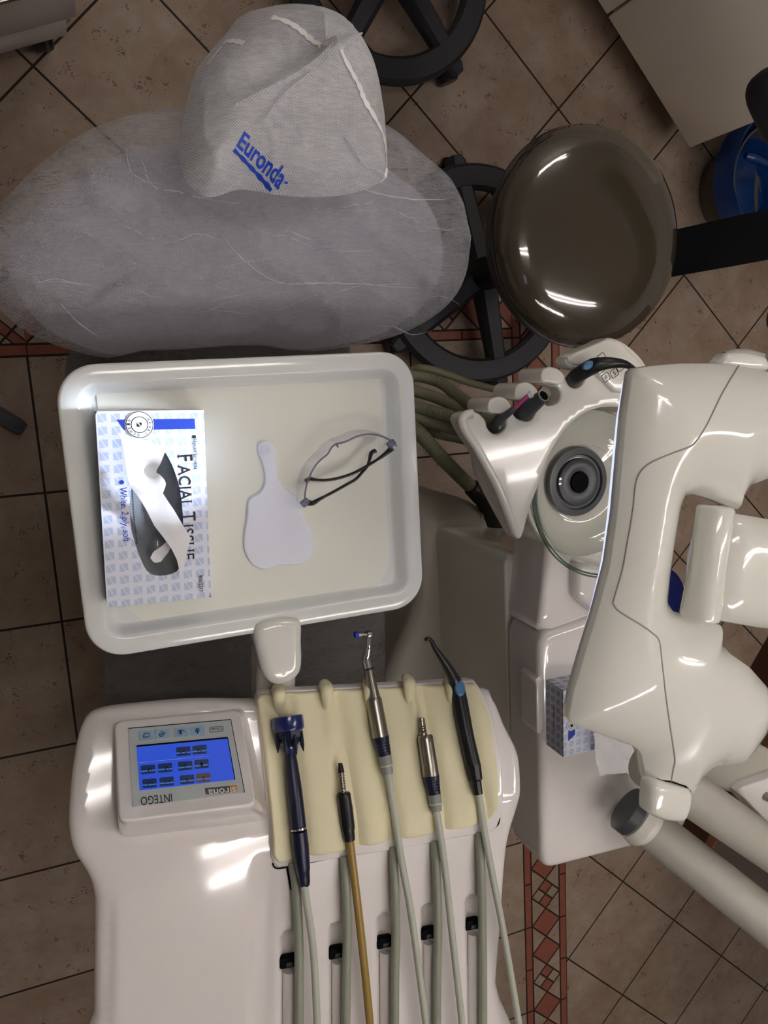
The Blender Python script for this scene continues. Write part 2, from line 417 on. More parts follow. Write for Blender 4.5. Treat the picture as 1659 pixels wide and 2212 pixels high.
def plate(outline, top, bot, step=.008, rings=(), holes=(), mb=None, ostep=None):
    """solid from an XY outline: top(x,y,d) and bot(x,y,d) give the heights, d = distance to the edge"""
    outs = [np.array([(p[0], p[1]) for p in resample([Vector((q[0], q[1], 0)) for q in O], ostep or step)]) for O in [outline] + list(holes)]
    V = []; E = []
    for A in outs:
        n0 = len(V); V += [tuple(p) for p in A]; E += [(n0 + i, n0 + (i + 1) % len(A)) for i in range(len(A))]
    nb = len(V)
    def inside(p): return pin(p, outs[0]) and not any(pin(p, h) for h in outs[1:])
    cand = []; need = []
    for A in outs:
        T = np.roll(A, -1, 0) - np.roll(A, 1, 0); T /= (np.linalg.norm(T, axis=1)[:, None] + 1e-12); Nn = np.stack([-T[:, 1], T[:, 0]], 1)
        for r in rings:
            for sgn in (1, -1):
                for p in A + Nn * r * sgn: cand.append(p); need.append(r * .93)
    rmax = max(rings) if rings else 0
    mn = outs[0].min(0); mx = outs[0].max(0); row = 0; y = mn[1]
    while y < mx[1]:
        x = mn[0] + (step / 2 if row % 2 else 0)
        while x < mx[0]: cand.append(np.array([x, y])); need.append(rmax + step * .5); x += step
        y += step * .87; row += 1
    cand = [(p, nd) for p, nd in zip(cand, need) if inside(p)]
    if cand:
        D = np.min([pdist([c[0] for c in cand], A) for A in outs], axis=0)
        cand = [c[0] for c, dd in zip(cand, D) if dd >= c[1]]
    V += [tuple(p) for p in cand]
    res = delaunay_2d_cdt([Vector(v) for v in V], E, [], 0, 1e-7)
    ov = [tuple(v) for v in res[0]]; of = res[2]
    A2 = np.array(ov); D = np.min([pdist(A2, A) for A in outs], axis=0); D[D < 1e-6] = 0
    F = []
    for f in of:
        c = A2[list(f)].mean(0)
        if inside(c): F.append(tuple(f))
    n = len(ov)
    v = [(p[0], p[1], top(p[0], p[1], d)) for p, d in zip(ov, D)] + [(p[0], p[1], bot(p[0], p[1], d)) for p, d in zip(ov, D)]
    fs = []
    cnt = {}
    for f in F:
        a, b, c = f
        ar = (A2[b][0] - A2[a][0]) * (A2[c][1] - A2[a][1]) - (A2[b][1] - A2[a][1]) * (A2[c][0] - A2[a][0])
        if ar < 0: f = (a, c, b)
        fs.append(f); fs.append(tuple(i + n for i in f[::-1]))
        for i in range(3):
            e = (f[i], f[(i + 1) % 3]); cnt[e] = 1
    for (a, b) in list(cnt):
        if (b, a) not in cnt: fs.append((b, a, a + n, b + n))
    mb = mb or MB(); mb.add(v, fs); return mb
def rnd(z, r):
    """height of a flat top at z whose edge is rounded by r"""
    return lambda x, y, d: z - (r - math.sqrt(max(0, r * r - (r - min(d, r)) ** 2)))
def rndf(zf, r):
    return lambda x, y, d: zf(x, y) - (r - math.sqrt(max(0, r * r - (r - min(d, r)) ** 2)))
def const(z): return lambda x, y, d: z
def rr(r): return (r * .03, r * .12, r * .3, r * .6, r)
def pxo(pts, z, n=0, closed=True):
    P = [at(x, y, z) for x, y in pts]
    return cr(P, n, closed) if n else P
def rpoly(pts, r, seg=5):
    """round the corners of a polygon; pts may carry their own radius"""
    out = []; N = len(pts)
    for i in range(N):
        p = Vector(pts[i][:2]); ri = pts[i][2] if len(pts[i]) > 2 else r
        a = Vector(pts[i - 1][:2]) - p; b = Vector(pts[(i + 1) % N][:2]) - p
        if ri <= 0: out.append((p.x, p.y)); continue
        ang = a.angle(b); t = min(ri / math.tan(ang / 2), a.length * .48, b.length * .48)
        A = p + a.normalized() * t; B = p + b.normalized() * t
        for k in range(seg + 1):
            f = k / seg; q = A.lerp(p, f).lerp(p.lerp(B, f), f); out.append((q.x, q.y))
    return out
def text_mesh(s, bold=0.0, spacing=1.0):
    cu = bpy.data.curves.new('t', 'FONT'); cu.body = s; cu.offset = bold; cu.space_character = spacing; cu.resolution_u = 3
    o = bpy.data.objects.new('t', cu); COL.objects.link(o)
    dg = bpy.context.evaluated_depsgraph_get(); dg.update()
    me = bpy.data.meshes.new_from_object(o.evaluated_get(dg)); bpy.data.objects.remove(o)
    v = [tuple(q.co) for q in me.vertices]; f = [tuple(p.vertices) for p in me.polygons]; bpy.data.meshes.remove(me)
    return v, f
def lettering(s, O, X, Y, mat, parent, height=None, width=None, lift=.0006, bold=0.0, spacing=1.0, drape=None, name='lettering', shear=0.0, serif=0):
    """flat printed letters: origin O, text runs along X over |X| metres, cap height |Y|"""
    v, f = text_mesh(s, bold + (.004 if serif else 0), spacing)
    if serif:
        ec = {}
        for q in f:
            for a_, b_ in zip(q, q[1:] + q[:1]): ec[(min(a_, b_), max(a_, b_))] = ec.get((min(a_, b_), max(a_, b_)), 0) + 1
        top_ = max(p[1] for p in v)
        for (a_, b_), c_ in list(ec.items()):
            if c_ > 1: continue
            pa_, pb_ = v[a_], v[b_]
            for yy, sg in ((0, 1), (top_, -1)):
                if abs(pa_[1] - yy) < .012 and abs(pb_[1] - yy) < .012 and .03 < abs(pa_[0] - pb_[0]) < .16:
                    l_, r_ = min(pa_[0], pb_[0]) - .07 * serif, max(pa_[0], pb_[0]) + .07 * serif; n_ = len(v)
                    v += [(l_, yy, 0), (r_, yy, 0), (r_, yy + sg * .03, 0), (l_, yy + sg * .03, 0)]; f.append((n_, n_ + 1, n_ + 2, n_ + 3))
    x0 = min(p[0] for p in v); x1 = max(p[0] for p in v); y1 = 0.69
    O = Vector(O); X = Vector(X); Y = Vector(Y); N = X.cross(Y).normalized()
    if N.z < 0: N = -N
    out = []
    for p in v:
        q = O + X * ((p[0] + shear * p[1] - x0) / (x1 - x0)) + Y * (p[1] / y1) + N * lift
        if drape:
            h = drape.ray_cast(Vector((q.x, q.y, 3)), Vector((0, 0, -1)))
            if h[0]: q = h[0] + Vector((0, 0, lift * 2))
        out.append(q)
    return link(name, out, f, mat, parent, smooth=False)
def bvh(o): return BVHTree.FromPolygons([o.matrix_world @ v.co if False else v.co for v in o.data.vertices], [tuple(p.vertices) for p in o.data.polygons])
def rads(path, stops):
    """radius by arc fraction"""
    L = [0]
    for i in range(1, len(path)): L.append(L[-1] + (path[i] - path[i - 1]).length)
    xs = [s[0] for s in stops]; ys = [s[1] for s in stops]; return [float(np.interp(l / L[-1], xs, ys)) for l in L]
def quadslab(P, N, t, mat, name, parent, r=0.0, seg=4):
    """thin rounded quad standing t proud along N"""
    P = [Vector(p) for p in P]; X = (P[1] - P[0]).normalized(); Y = N.cross(X)
    loc = [((p - P[0]).dot(X), (p - P[0]).dot(Y)) for p in P]
    L = rpoly(loc, r, seg) if r else loc
    ring = [P[0] + X * a + Y * b for a, b in L]
    return MB().loft([[p - N * t * .3 for p in ring], [p + N * t for p in ring]]).build(name, mat, parent, smooth=False)

# ================================================================== the setting
def plane(name, pts, mat):
    o = link(name, pts, [tuple(range(len(pts)))], mat, None, smooth=False); tag(o, kind='structure'); return o
X0, X1, Y0, Y1 = -1.5, 3.4, -3.4, 2.3
A1 = Vector((2.156, -1.012, 0)); A2_ = Vector((1.699, -1.552, 0)); dd_ = (A2_ - A1).normalized(); nn_ = Vector((-dd_.y, dd_.x, 0))
if nn_.x < 0: nn_ = -nn_
fl = MB(); fl.box((( X0 + X1) / 2, (Y0 + Y1) / 2, -.05), X1 - X0, Y1 - Y0, .1)
tag(fl.build('floor', 'floor', smooth=False), kind='structure')
def along(s, n, z): return A1 + dd_ * s + nn_ * n + Vector((0, 0, z))
# tall built-in of dark wood with a lighter strip and grey stone panel above, at the lower right
Kc = at(1425, 1790, 0); sdir = (A1 - Kc); sdir.z = 0; sdir.normalize(); ndir = Vector((sdir.y, -sdir.x, 0))
if ndir.x < 0: ndir = -ndir
def kz_of(px, py):      # height on the front face plane
    return ray_plane(px, py, Kc, ndir).z
hs_ = (kz_of(1540, 1815) + kz_of(1645, 1625)) / 2
def builtin(z0, z1, n0, name, mat, s0=0.0):
    r0 = [Kc + sdir * s0 + ndir * n0, Kc + sdir * 1.5 + ndir * n0, Kc + sdir * 1.5 + ndir * .5, Kc + sdir * s0 + ndir * .5]
    return tag(MB().loft([[p + Vector((0, 0, z0)) for p in r0], [p + Vector((0, 0, z1)) for p in r0]]).build(name, mat, smooth=False), kind='structure')
builtin(0, hs_ - .015, 0, 'trim_1', 'wood'); builtin(hs_ - .015, hs_ + .012, -.004, 'trim_2', 'wood2'); builtin(hs_ + .012, 1.0, .004, 'trim_3', 'marble')
print('strip height', hs_)
plane('ceiling', [(X0, Y0, CEIL), (X1, Y0, CEIL), (X1, Y1, CEIL), (X0, Y1, CEIL)], 'ceil')
plane('wall_left', [(X0, Y0, 0), (X0, Y1, 0), (X0, Y1, CEIL), (X0, Y0, CEIL)], 'wall')
plane('wall_right', [(X1, Y0, 0), (X1, Y1, 0), (X1, Y1, CEIL), (X1, Y0, CEIL)], 'wall')
plane('wall_front', [(X0, Y0, 0), (X1, Y0, 0), (X1, Y0, CEIL), (X0, Y0, CEIL)], 'wall')
plane('wall_back', [(X0, Y1, 0), (X1, Y1, 0), (X1, Y1, CEIL), (X0, Y1, CEIL)], 'wall')
for (x, y, L, a), lb_ in zip(TUBES, TUBE_LAB):
    t = thing('ceiling_light', 'white twin tube fluorescent fixture on the ceiling, ' + lb_, 'light', (x, y, CEIL), 'fluorescent ceiling fixtures')
    MB().box((x, y, CEIL - .03), L, .2, .055, a, .01).build('housing', 'white', t)
    for s in (-1, 1):
        c = Vector((x - math.sin(a) * .055 * s, y + math.cos(a) * .055 * s, CEIL - .085)); d = Vector((math.cos(a), math.sin(a), 0)) * (L / 2 - .02)
        MB().tube([c - d, c + d], .016, 12).build('tube', 'tube', t)

# ================================================================== cabinets, cart, bins, wheels at the edges
ca = at(1490, 320, .11); cb = at(1290, 0, .11); cd = (cb - ca); cd.z = 0; cd.normalize(); cn = Vector((-cd.y, cd.x, 0))
if cn.dot(Vector((1, 1, 0))) < 0: cn = -cn
def cab_box(s0, s1, n0, n1, z0, z1, bev=.003):
    c = ca + cd * ((s0 + s1) / 2) + cn * ((n0 + n1) / 2); c.z = (z0 + z1) / 2
    return MB().box(c, s1 - s0, n1 - n0, z1 - z0, math.atan2(cd.y, cd.x), bev)
seam = at(1310, 35, .11); s_seam = (seam - ca).dot(cd)
for i, (s0, s1, lab) in enumerate(((0.0, s_seam, 'beige laminate base cabinet at the end of the row, beside the blue bag bin'), (s_seam + .002, s_seam + .62, 'beige laminate base cabinet at the top edge of the photo, farther from the bin'))):
    t = thing('base_cabinet', lab, 'cabinet', ca + cd * (s0 + .3) + Vector((0, 0, -.11)))
    cab_box(s0, s1 - .001, .02, .55, .11, .83).build('carcass', 'cab', t)
    cab_box(s0 + .01, s1 - .01, .2, .5, 0, .11).build('plinth', 'cab', t)
    cab_box(s0, s1 - .004, 0, .019, .11, .83).build('door', 'cab', t)

ka = at(165, 72, .1); kb = at(0, 118, .1); kd = (kb - ka).normalized(); kn = Vector((kd.y, -kd.x, 0))
if kn.y < 0: kn = -kn
t = thing('drawer_cart', 'grey white drawer cart on casters in the top left corner', 'cart', ka + kd * .2 - Vector((0, 0, .1)))
def kbox(s0, s1, n0, n1, z0, z1, bev=.004):
    c = ka + kd * ((s0 + s1) / 2) + kn * ((n0 + n1) / 2); c.z = (z0 + z1) / 2
    return MB().box(c, s1 - s0, n1 - n0, z1 - z0, math.atan2(kd.y, kd.x), bev)
kbox(0, .5, .02, .5, .1, .8).build('carcass', 'cart', t)
kbox(0.018, .482, .0, .019, .1, .175).build('drawer', 'cart', t)
for z0 in (.18, .38, .58):
    d_ = kbox(0.0, .5, -.004, .019, z0, z0 + .19); dr = d_.build('drawer', 'cart', t)
    kbox(.1, .4, -.02, -.004, z0 + .16, z0 + .172, .003).build('handle', 'steel', dr)
for s0, n0 in ((.06, .05), (.44, .05), (.06, .45), (.44, .45)):
    c = ka + kd * s0 + kn * n0; c.z = .045
    cs = MB().lathe([(-.02, .02), (-.02, .04), (-.016, .045), (.016, .045), (.02, .04), (.02, .02)], c, (1, .3, 0), 24).build('caster', 'black', t)
    MB().lathe([(-.003, .046), (.003, .046)], c + Vector((.006, 0, 0)), (1, .3, 0), 24).build('wheel_band', 'dgrey', cs)
    MB().lathe([(0, .012), (.02, .012)], (c.x, c.y, .085), (0, 0, 1), 12).build('stem', 'dgrey', cs)

def caster(p, parent, ang):
    d = Vector((math.cos(ang), math.sin(ang), 0)); s = Vector((-d.y, d.x, 0)); q = Vector((p.x, p.y, .026))
    m = MB()
    for sg in (-1, 1): m.lathe([(-.009, .012), (-.009, .023), (-.006, .0255), (.006, .0255), (.009, .023), (.009, .012)], q + s * .013 * sg, s, 20)
    c = m.build('caster', 'black', parent)
    MB().box((q.x, q.y, .048), .042, .034, .022, ang, .006).build('fork', 'matte', c)
def stool_base(t, hub, spokes, R=.262, zr=.085):
    ringp = [hub + Vector((math.cos(a), math.sin(a), 0)) * (R - .026) + Vector((0, 0, zr)) for a in np.linspace(0, 2 * PI, 73)[:-1]]
    rings = []
    prof = [(-.03, -.012), (-.03, .004), (-.022, .012), (.022, .012), (.03, .004), (.03, -.012)]
    for a in np.linspace(0, 2 * PI, 73):
        d = Vector((math.cos(a), math.sin(a), 0)); rings.append([hub + d * (R - .028 + q[0]) + Vector((0, 0, zr + q[1])) for q in prof])
    MB().loft(rings, False, False).build('foot_ring', 'matte', t)
    for a in spokes:
        d = Vector((math.cos(a), math.sin(a), 0)); s = Vector((-d.y, d.x, 0)); rg = []
        for r, w, z, h in ((.015, .03, .13, .05), (.1, .027, .115, .042), (.2, .024, .098, .034), (R + .012, .022, .082, .026), (R + .026, .014, .078, .018)):
            c = hub + d * r; rg.append([c + s * (w * x) + Vector((0, 0, z - h / 2 + h * y_ / 2)) for x, y_ in ((-1, -.8), (-1, .4), (-.6, 1), (.6, 1), (1, .4), (1, -.8))])
        MB().loft(rg).build('leg', 'matte', t)
        caster(hub + d * (R + .004), t, a + 1.2)
hub = Vector((1.06, .152, 0))
# ---- operator stool
st = thing('operator_stool', 'black five leg stool with a round glossy brown seat under clear film', 'stool', hub)
def ang_of(px, py, z=.1):
    v = at(px, py, z) - hub; return math.atan2(v.y, v.x)
stool_base(st, hub, [ang_of(1000, 345), ang_of(880, 735), ang_of(1090, 815), ang_of(1300, 640), ang_of(1260, 300)])
MB().lathe([(0, .045), (.03, .04), (.08, .033), (.09, .026), (.37, .026)], hub + Vector((0, 0, .1)), (0, 0, 1), 28).build('gas_column', 'black', st)
sc_ = at(1272, 514, .545); R_ = .206
prof = [(-.075, .02), (-.075, .16), (-.06, .185), (-.04, .196), (-.012, R_), (.004, R_ + .001), (.018, R_ - .006), (.03, R_ - .02), (.04, .16), (.046, .12), (.049, .06), (.05, .004)]
seat = MB().lathe(prof[4:], sc_, (0, 0, 1), 64).build('seat', 'stool', st, ang=60)
MB().lathe([(-.08, .02), (-.08, .17), (-.06, .195), (-.02, R_ + .004), (-.012, R_ + .004), (-.010, .1)], sc_, (0, 0, 1), 56).build('seat_shell', 'black', st)
for k in range(34):
    a = 2 * PI * k / 34 + random.uniform(-.05, .05); d = Vector((math.cos(a), math.sin(a), 0)); h = random.uniform(.012, .03)
    MB().tube([sc_ + d * (R_ + .0005) + Vector((0, 0, -.008)), sc_ + d * (R_ - .004) + Vector((0, 0, .014)), sc_ + d * (R_ - .012 - h * .4) + Vector((0, 0, .024))], [.0012, .0016, .0006], 6).build('film_pleat', 'stool', seat)
# support bar and arc backrest
b0a = at(1440, 500, .51); b0b = at(1440, 600, .51); b1a = at(1600, 464, .56); b1b = at(1600, 572, .56); b2a = at(1740, 438, .60); b2b = at(1740, 546, .60)
rg = []
for a, b in ((b0a, b0b), (b1a, b1b), (b2a, b2b)):
    u3 = Vector((0, 0, .012)); rg.append([a, b, b - u3, a - u3])
MB().loft(rg).build('backrest_bar', 'void', st, smooth=False)
arc = cr([at(1650, 150, .8), at(1690, 240, .8), at(1760, 380, .8), at(1768, 520, .78), at(1730, 640, .78), at(1690, 720, .78)], 10)
rg = []
for i, p in enumerate(arc):
    tt = (arc[min(i + 1, len(arc) - 1)] - arc[max(i - 1, 0)]).normalized(); s = Vector((-tt.y, tt.x, 0)).normalized()
    e = min(i, len(arc) - 1 - i) / 7.; k = math.sqrt(max(.02, 1 - max(0, 1 - e) ** 2))
    rg.append([p + s * (.033 * k * math.cos(a)) + Vector((0, 0, .05 * k * math.sin(a))) for a in np.linspace(0, 2 * PI, 21)[:-1]])
MB().loft(rg).build('backrest', 'matte', st)

# ---- second stool at the top edge
h2 = at(836, -75, .08); h2.z = 0
s2 = thing('assistant_stool', 'second black stool, only its ring base shows at the top edge', 'stool', h2)
stool_base(s2, h2, [math.atan2((at(930, 90, .05) - h2).y, (at(930, 90, .05) - h2).x) + k * 2 * PI / 5 for k in range(5)], R=.25)
MB().lathe([(0, .04), (.08, .03), (.35, .026)], h2 + Vector((0, 0, .1)), (0, 0, 1), 24).build('gas_column', 'black', s2)
MB().lathe([(0, .05), (0, .19), (.03, .2), (.06, .19), (.075, .1), (.078, .01)], h2 + Vector((0, .0, .45)), (0, 0, 1), 40).build('seat', 'black', s2)

# ---- a stool leg poking in at the left
p0 = at(42, 925, .045); p1 = at(-40, 880, .06); dL = (p0 - p1).normalized(); p1 = p1 - dL * .2; h3 = p1.copy(); h3.z = 0
s3 = thing('visitor_stool', 'dark grey leg of a low stool poking in at the left edge', 'stool', h3)
for k in range(5):
    a = math.atan2(dL.y, dL.x) + k * 2 * PI / 5; d = Vector((math.cos(a), math.sin(a), 0)); s = Vector((-d.y, d.x, 0)); L = (p0 - p1).length + .004; rg = []
    for f, w, zz in ((0, .022, .075), (.6, .018, .05), (.95, .017, .04), (1.0, .012, .032)):
        c = p1 + d * L * f; c.z = 0
        rg.append([c + s * w * x + Vector((0, 0, max(.002, zz * y_))) for x, y_ in ((-1, .02), (-1, .7), (-.7, 1), (.7, 1), (1, .7), (1, .02))])
    MB().loft(rg).build('leg', 'dgrey', s3)
MB().lathe([(0, .035), (.02, .03), (.3, .022)], h3 + Vector((0, 0, .06)), (0, 0, 1), 20).build('column', 'dgrey', s3)
MB().lathe([(0, .04), (0, .16), (.03, .17), (.05, .15), (.055, .01)], h3 + Vector((0, 0, .36)), (0, 0, 1), 32).build('seat', 'dgrey', s3)

# ---- bin with blue bag
bc = at(1590, 412, .0); bc.z = 0; bc = Vector((bc.x - .02, bc.y - .01, 0))
t = thing('waste_bin', 'round smoky plastic bin lined with a blue bag, under the cabinet end', 'bin', bc)
MB().lathe([(0, .01), (0, .12), (.02, .125), (.16, .15), (.16, .145), (.02, .118), (.012, .01)], bc, (0, 0, 1), 44).build('bucket', 'clearbin', t)
rg = []
for zz, r in ((.02, .1), (.06, .118), (.12, .15), (.16, .165), (.185, .172), (.19, .18), (.17, .184), (.12, .182)):
    ring = []
    for k in range(96):
        a = 2 * PI * k / 96; w = noise.noise(Vector((math.cos(a) * 3, math.sin(a) * 3, zz * 9))) * .012 + math.sin(a * 17 + zz * 30) * .002
        ring.append(bc + Vector((math.cos(a) * (r + w * .7), math.sin(a) * (r + w * .7), zz + w)))
    rg.append(ring)
MB().loft(rg, True, False).build('bag', 'bag', t)
kk = cr([bc + Vector((.05, .0, .16)), bc + Vector((-.02, -.03, .19)), bc + Vector((-.06, .02, .2)), bc + Vector((-.14, .05, .19))], 6)
MB().tube(kk, [.006 + .006 * abs(math.sin(i * .5)) for i in range(len(kk))], 10).build('bag_knot', 'bag', t)

# ---- blue bucket behind the unit
bb = at(1412, 1300, .22); bb.z = 0
t = thing('bucket', 'dark blue round bucket on the floor glimpsed through the lamp frame', 'bucket', bb)
MB().lathe([(0, .01), (0, .075), (.2, .095), (.215, .1), (.22, .1), (.22, .094), (.2, .088), (.01, .07), (.008, .01)], bb, (0, 0, 1), 40).build('shell', 'navycap', t)
MB().lathe([(0, .01), (.0, .098), (.006, .1), (.01, .095), (.012, .06), (.012, .01)], bb + Vector((0, 0, .221)), (0, 0, 1), 40).build('lid', 'navycap', t)
# ================================================================== patient chair
def zback(x, y):          # backrest surface rises towards the headrest
    return .80 + (y + .06) * .42
BO = [(-55, 560), (-50, 470), (0, 415), (78, 335), (181, 262), (289, 222), (392, 208), (520, 200), (640, 190), (760, 195), (874, 256), (940, 312), (1000, 368), (1032, 440), (1043, 520), (1032, 590), (1000, 645), (940, 692), (850, 730), (700, 755), (600, 744), (500, 744), (400, 752), (300, 755), (235, 770), (150, 752), (70, 722), (20, 688), (-30, 630)]
def zb_px(x, y):
    z = .9
    for _ in range(12):
        p = at(x, y, z); z = zback(p.x, p.y)
    return at(x, y, z)
chair = thing('dental_chair', 'grey padded patient chair with wide backrest beside the instrument console', 'dental chair', (.33, -.45, 0))
bo = [zb_px(x, y) for x, y in BO]; bo = cr(bo, 5, True)
cen = Vector((sum(p.x for p in bo) / len(bo), sum(p.y for p in bo) / len(bo), 0))
inn = [Vector((cen.x + (p.x - cen.x) * .90, cen.y + (p.y - cen.y) * (.80 if p.y > cen.y else .975), 0)) for p in bo]
plate(inn, lambda x, y, d: zback(x, y) - .014 - .045 * math.exp(-d / .03), lambda x, y, d: zback(x, y) - .11 + .03 * math.exp(-d / .03), .016, rr(.03)).build('backrest', 'cushion', chair)
def wr(x, y, k=1.0):
    a = noise.noise(Vector((x * 5, y * 22 + math.sin(x * 9) * .8, 0))) * .005
    r = abs(noise.noise(Vector((x * 7 + 3, y * 16 + x * 4, 2)))); a += (.13 - min(r, .13)) * .055
    r2 = abs(noise.noise(Vector((x * 14 - 3, y * 34 - x * 8, 7)))); a += (.09 - min(r2, .09)) * .045
    return a * k * 1.7
def bc_top(x, y, d): return zback(x, y) + wr(x, y) * min(1, d / .02) - .04 * math.exp(-d / .018)
cov = plate(bo, bc_top, lambda x, y, d: bc_top(x, y, d) - .0012 if d > .004 else bc_top(x, y, d) - .0006, .0065, rr(.012)).build('backrest_cover', 'cover', None, ang=180)
tag(cov, 'thin white nonwoven cover pulled over the wide chair backrest', 'cover')
# folded skirt along the edge
for (pp, r) in (([(470, 500), (520, 560), (610, 612), (720, 612), (900, 622)], .0015), ([(230, 470), (360, 525), (420, 505), (470, 515)], .0012), ([(300, 340), (330, 400), (400, 420), (520, 440)], .0012), ([(270, 330), (290, 380), (350, 400)], .001), ([(760, 400), (850, 428), (960, 432)], .0012), ([(130, 655), (160, 690), (215, 730)], .0012)):
    P = cr([zb_px(x, y) for x, y in pp], 6)
    MB().tube([Vector((p.x, p.y, bc_top(p.x, p.y, .1) + .0003)) for p in P], [.8 * r * math.sin(PI * (i + .5) / len(P)) for i in range(len(P))], 8, flat=1.0).build('cover_fold', 'cover2', cov)
rc = random.Random(11)
for k in range(34):
    x = rc.uniform(60, 960); y = rc.uniform(420, 715)
    if x < 160 and y > 640: continue
    L_ = rc.uniform(50, 190); a_ = rc.gauss(.05, .22); pts_ = []
    for j in range(4): pts_.append((x + L_ * j / 3 * math.cos(a_), y + L_ * j / 3 * math.sin(a_) + rc.uniform(-7, 7)))
    if pts_[-1][0] > 1000 or pts_[-1][1] > 725: continue
    P = cr([zb_px(*q) for q in pts_], 5); r = rc.uniform(.0003, .0006)
    MB().tube([Vector((p.x, p.y, bc_top(p.x, p.y, .1) - .0001)) for p in P], [r * math.sin(PI * (i + .5) / len(P)) for i in range(len(P))], 6).build('cover_fold', 'cover2', cov)
# lower back + seat + leg part
seatpx = [(150, 772), (160, 960), (205, 1200), (228, 1400), (232, 1500), (240, 1640), (300, 1760), (560, 1800), (760, 1760), (835, 1640), (838, 1500), (836, 1300), (830, 1100), (830, 960), (760, 800), (720, 700), (500, 660), (260, 680)]
so = cr([at(x, y, .53) for x, y in seatpx], 4, True)
def zs(x, y): return .50 + .08 * max(0, min(1, (y + .25) / .35)) ** 2
plate(so, rndf(lambda x, y: zs(x, y) + .02, .03), lambda x, y, d: zs(x, y) - .1, .02, rr(.03)).build('seat', 'seatc', chair)
sco = [Vector((p.x * 1.012 - .004, p.y, 0)) for p in so]
scv = plate(sco, lambda x, y, d: zs(x, y) + .027 - .02 * math.exp(-d / .01) + wr(x, y, .5), lambda x, y, d: zs(x, y) + .0262 - .02 * math.exp(-d / .01) + wr(x, y, .5), .012, rr(.012)).build('seat_cover', 'cover3', None, ang=180)
tag(scv, 'creased thin cover over the chair seat, below the tray', 'cover')
MB().box((.33, -.33, .22), .26, .5, .4, 0, .03).build('lift_column', 'base', chair)
MB().box((.33, -.3, .03), .44, .8, .06, 0, .02).build('floor_plate', 'base', chair)
# side body that carries the water unit
bpx = [(905, 1092), (960, 1078), (1040, 1090), (1120, 1180), (1190, 1300), (1230, 1560), (1190, 1700), (1060, 1800), (920, 1760), (800, 1640), (838, 1460), (900, 1300)]
bo2 = cr([at(x, y, .40) for x, y in bpx], 4, True)
def zb2(x, y):
    q = (y + .40) / .085; return .40 - .13 * max(0, min(1, q)) ** 1.3
plate(bo2, rndf(zb2, .03), const(.04), .02, rr(.03)).build('side_body', 'base', chair)
MB().box(at(1000, 1560, .2), .2, .35, .4, 0, .04).build('side_pedestal', 'base', chair)
# headrest
HO = [(400, 270), (412, 200), (436, 118), (468, 70), (506, 28), (548, -18), (650, -40), (750, -20), (800, 30), (835, 90), (856, 160), (868, 250), (870, 310), (862, 362), (800, 392), (700, 404), (620, 398), (540, 386), (468, 404), (432, 384), (405, 345)]
zh0 = 1.06
ho = cr([at(x, y, zh0) for x, y in HO], 6, True)
hc = Vector((sum(p.x for p in ho) / len(ho), sum(p.y for p in ho) / len(ho), 0))
hin = [Vector((hc.x + (p.x - hc.x) * .84 - .008, hc.y + .004 + (p.y - hc.y) * .84, 0)) for p in ho]
plate(hin, lambda x, y, d: zh0 - .012 - .05 * math.exp(-d / .022), lambda x, y, d: zh0 - .09 + .03 * math.exp(-d / .02), .01, rr(.03)).build('headrest', 'cushion', chair)
MB().tube([Vector((hc.x, hc.y + .03, zh0 - .06)), Vector((hc.x - .01, .24, .86))], .03, 16).build('headrest_post', 'steel', chair)
# creases of the headrest cover, height ridges along segments
CRE = [((690, 132), (500, 235), .017, .007), ((690, 132), (790, 60), .016, .006), ((690, 132), (695, -20), .009, .004), ((690, 132), (575, 30), .009, .006), ((660, 160), (480, 320), .004, .005), ((720, 118), (862, 362), .003, .006), ((540, 388), (720, 402), .004, .008), ((450, 180), (440, 330), .003, .006), ((862, 362), (780, 380), .003, .005)]
CW = [(at(*a, zh0 + .01), at(*b, zh0 + .01), h, w) for a, b, h, w in CRE]
def htop(x, y, d):
    z = zh0 + .014 - .062 * math.exp(-d / .02)
    q = Vector((x, y))
    for a, b, h, w in CW:
        A = Vector((a.x, a.y)); B = Vector((b.x, b.y)); t_ = max(0, min(1, (q - A).dot(B - A) / (B - A).length_squared)); dd = (q - A.lerp(B, t_)).length
        z += h * (1 - .75 * t_) * math.exp(-dd / w)
    z += noise.noise(Vector((x * 14, y * 14, 1))) * .004 + (.1 - min(.1, abs(noise.noise(Vector((x * 24, y * 24 + x * 10, 5)))))) * .02
    return z
hcv = plate(ho, htop, lambda x, y, d: htop(x, y, d) - .001 if d > .003 else htop(x, y, d) - .0005, .0035, rr(.01), ostep=.005).build('headrest_cover', 'cover2', None, ang=180)
tag(hcv, 'crumpled white nonwoven headrest cover with blue printed lettering', 'cover')
hb = bvh(hcv)
def drp(px, py, lift=.0015, tree=None):
    p = at(px, py, zh0 + .005)
    h = (tree or hb).ray_cast(Vector((p.x, p.y, 3)), Vector((0, 0, -1)))
    return (h[0] if h[0] else p) + Vector((0, 0, lift))
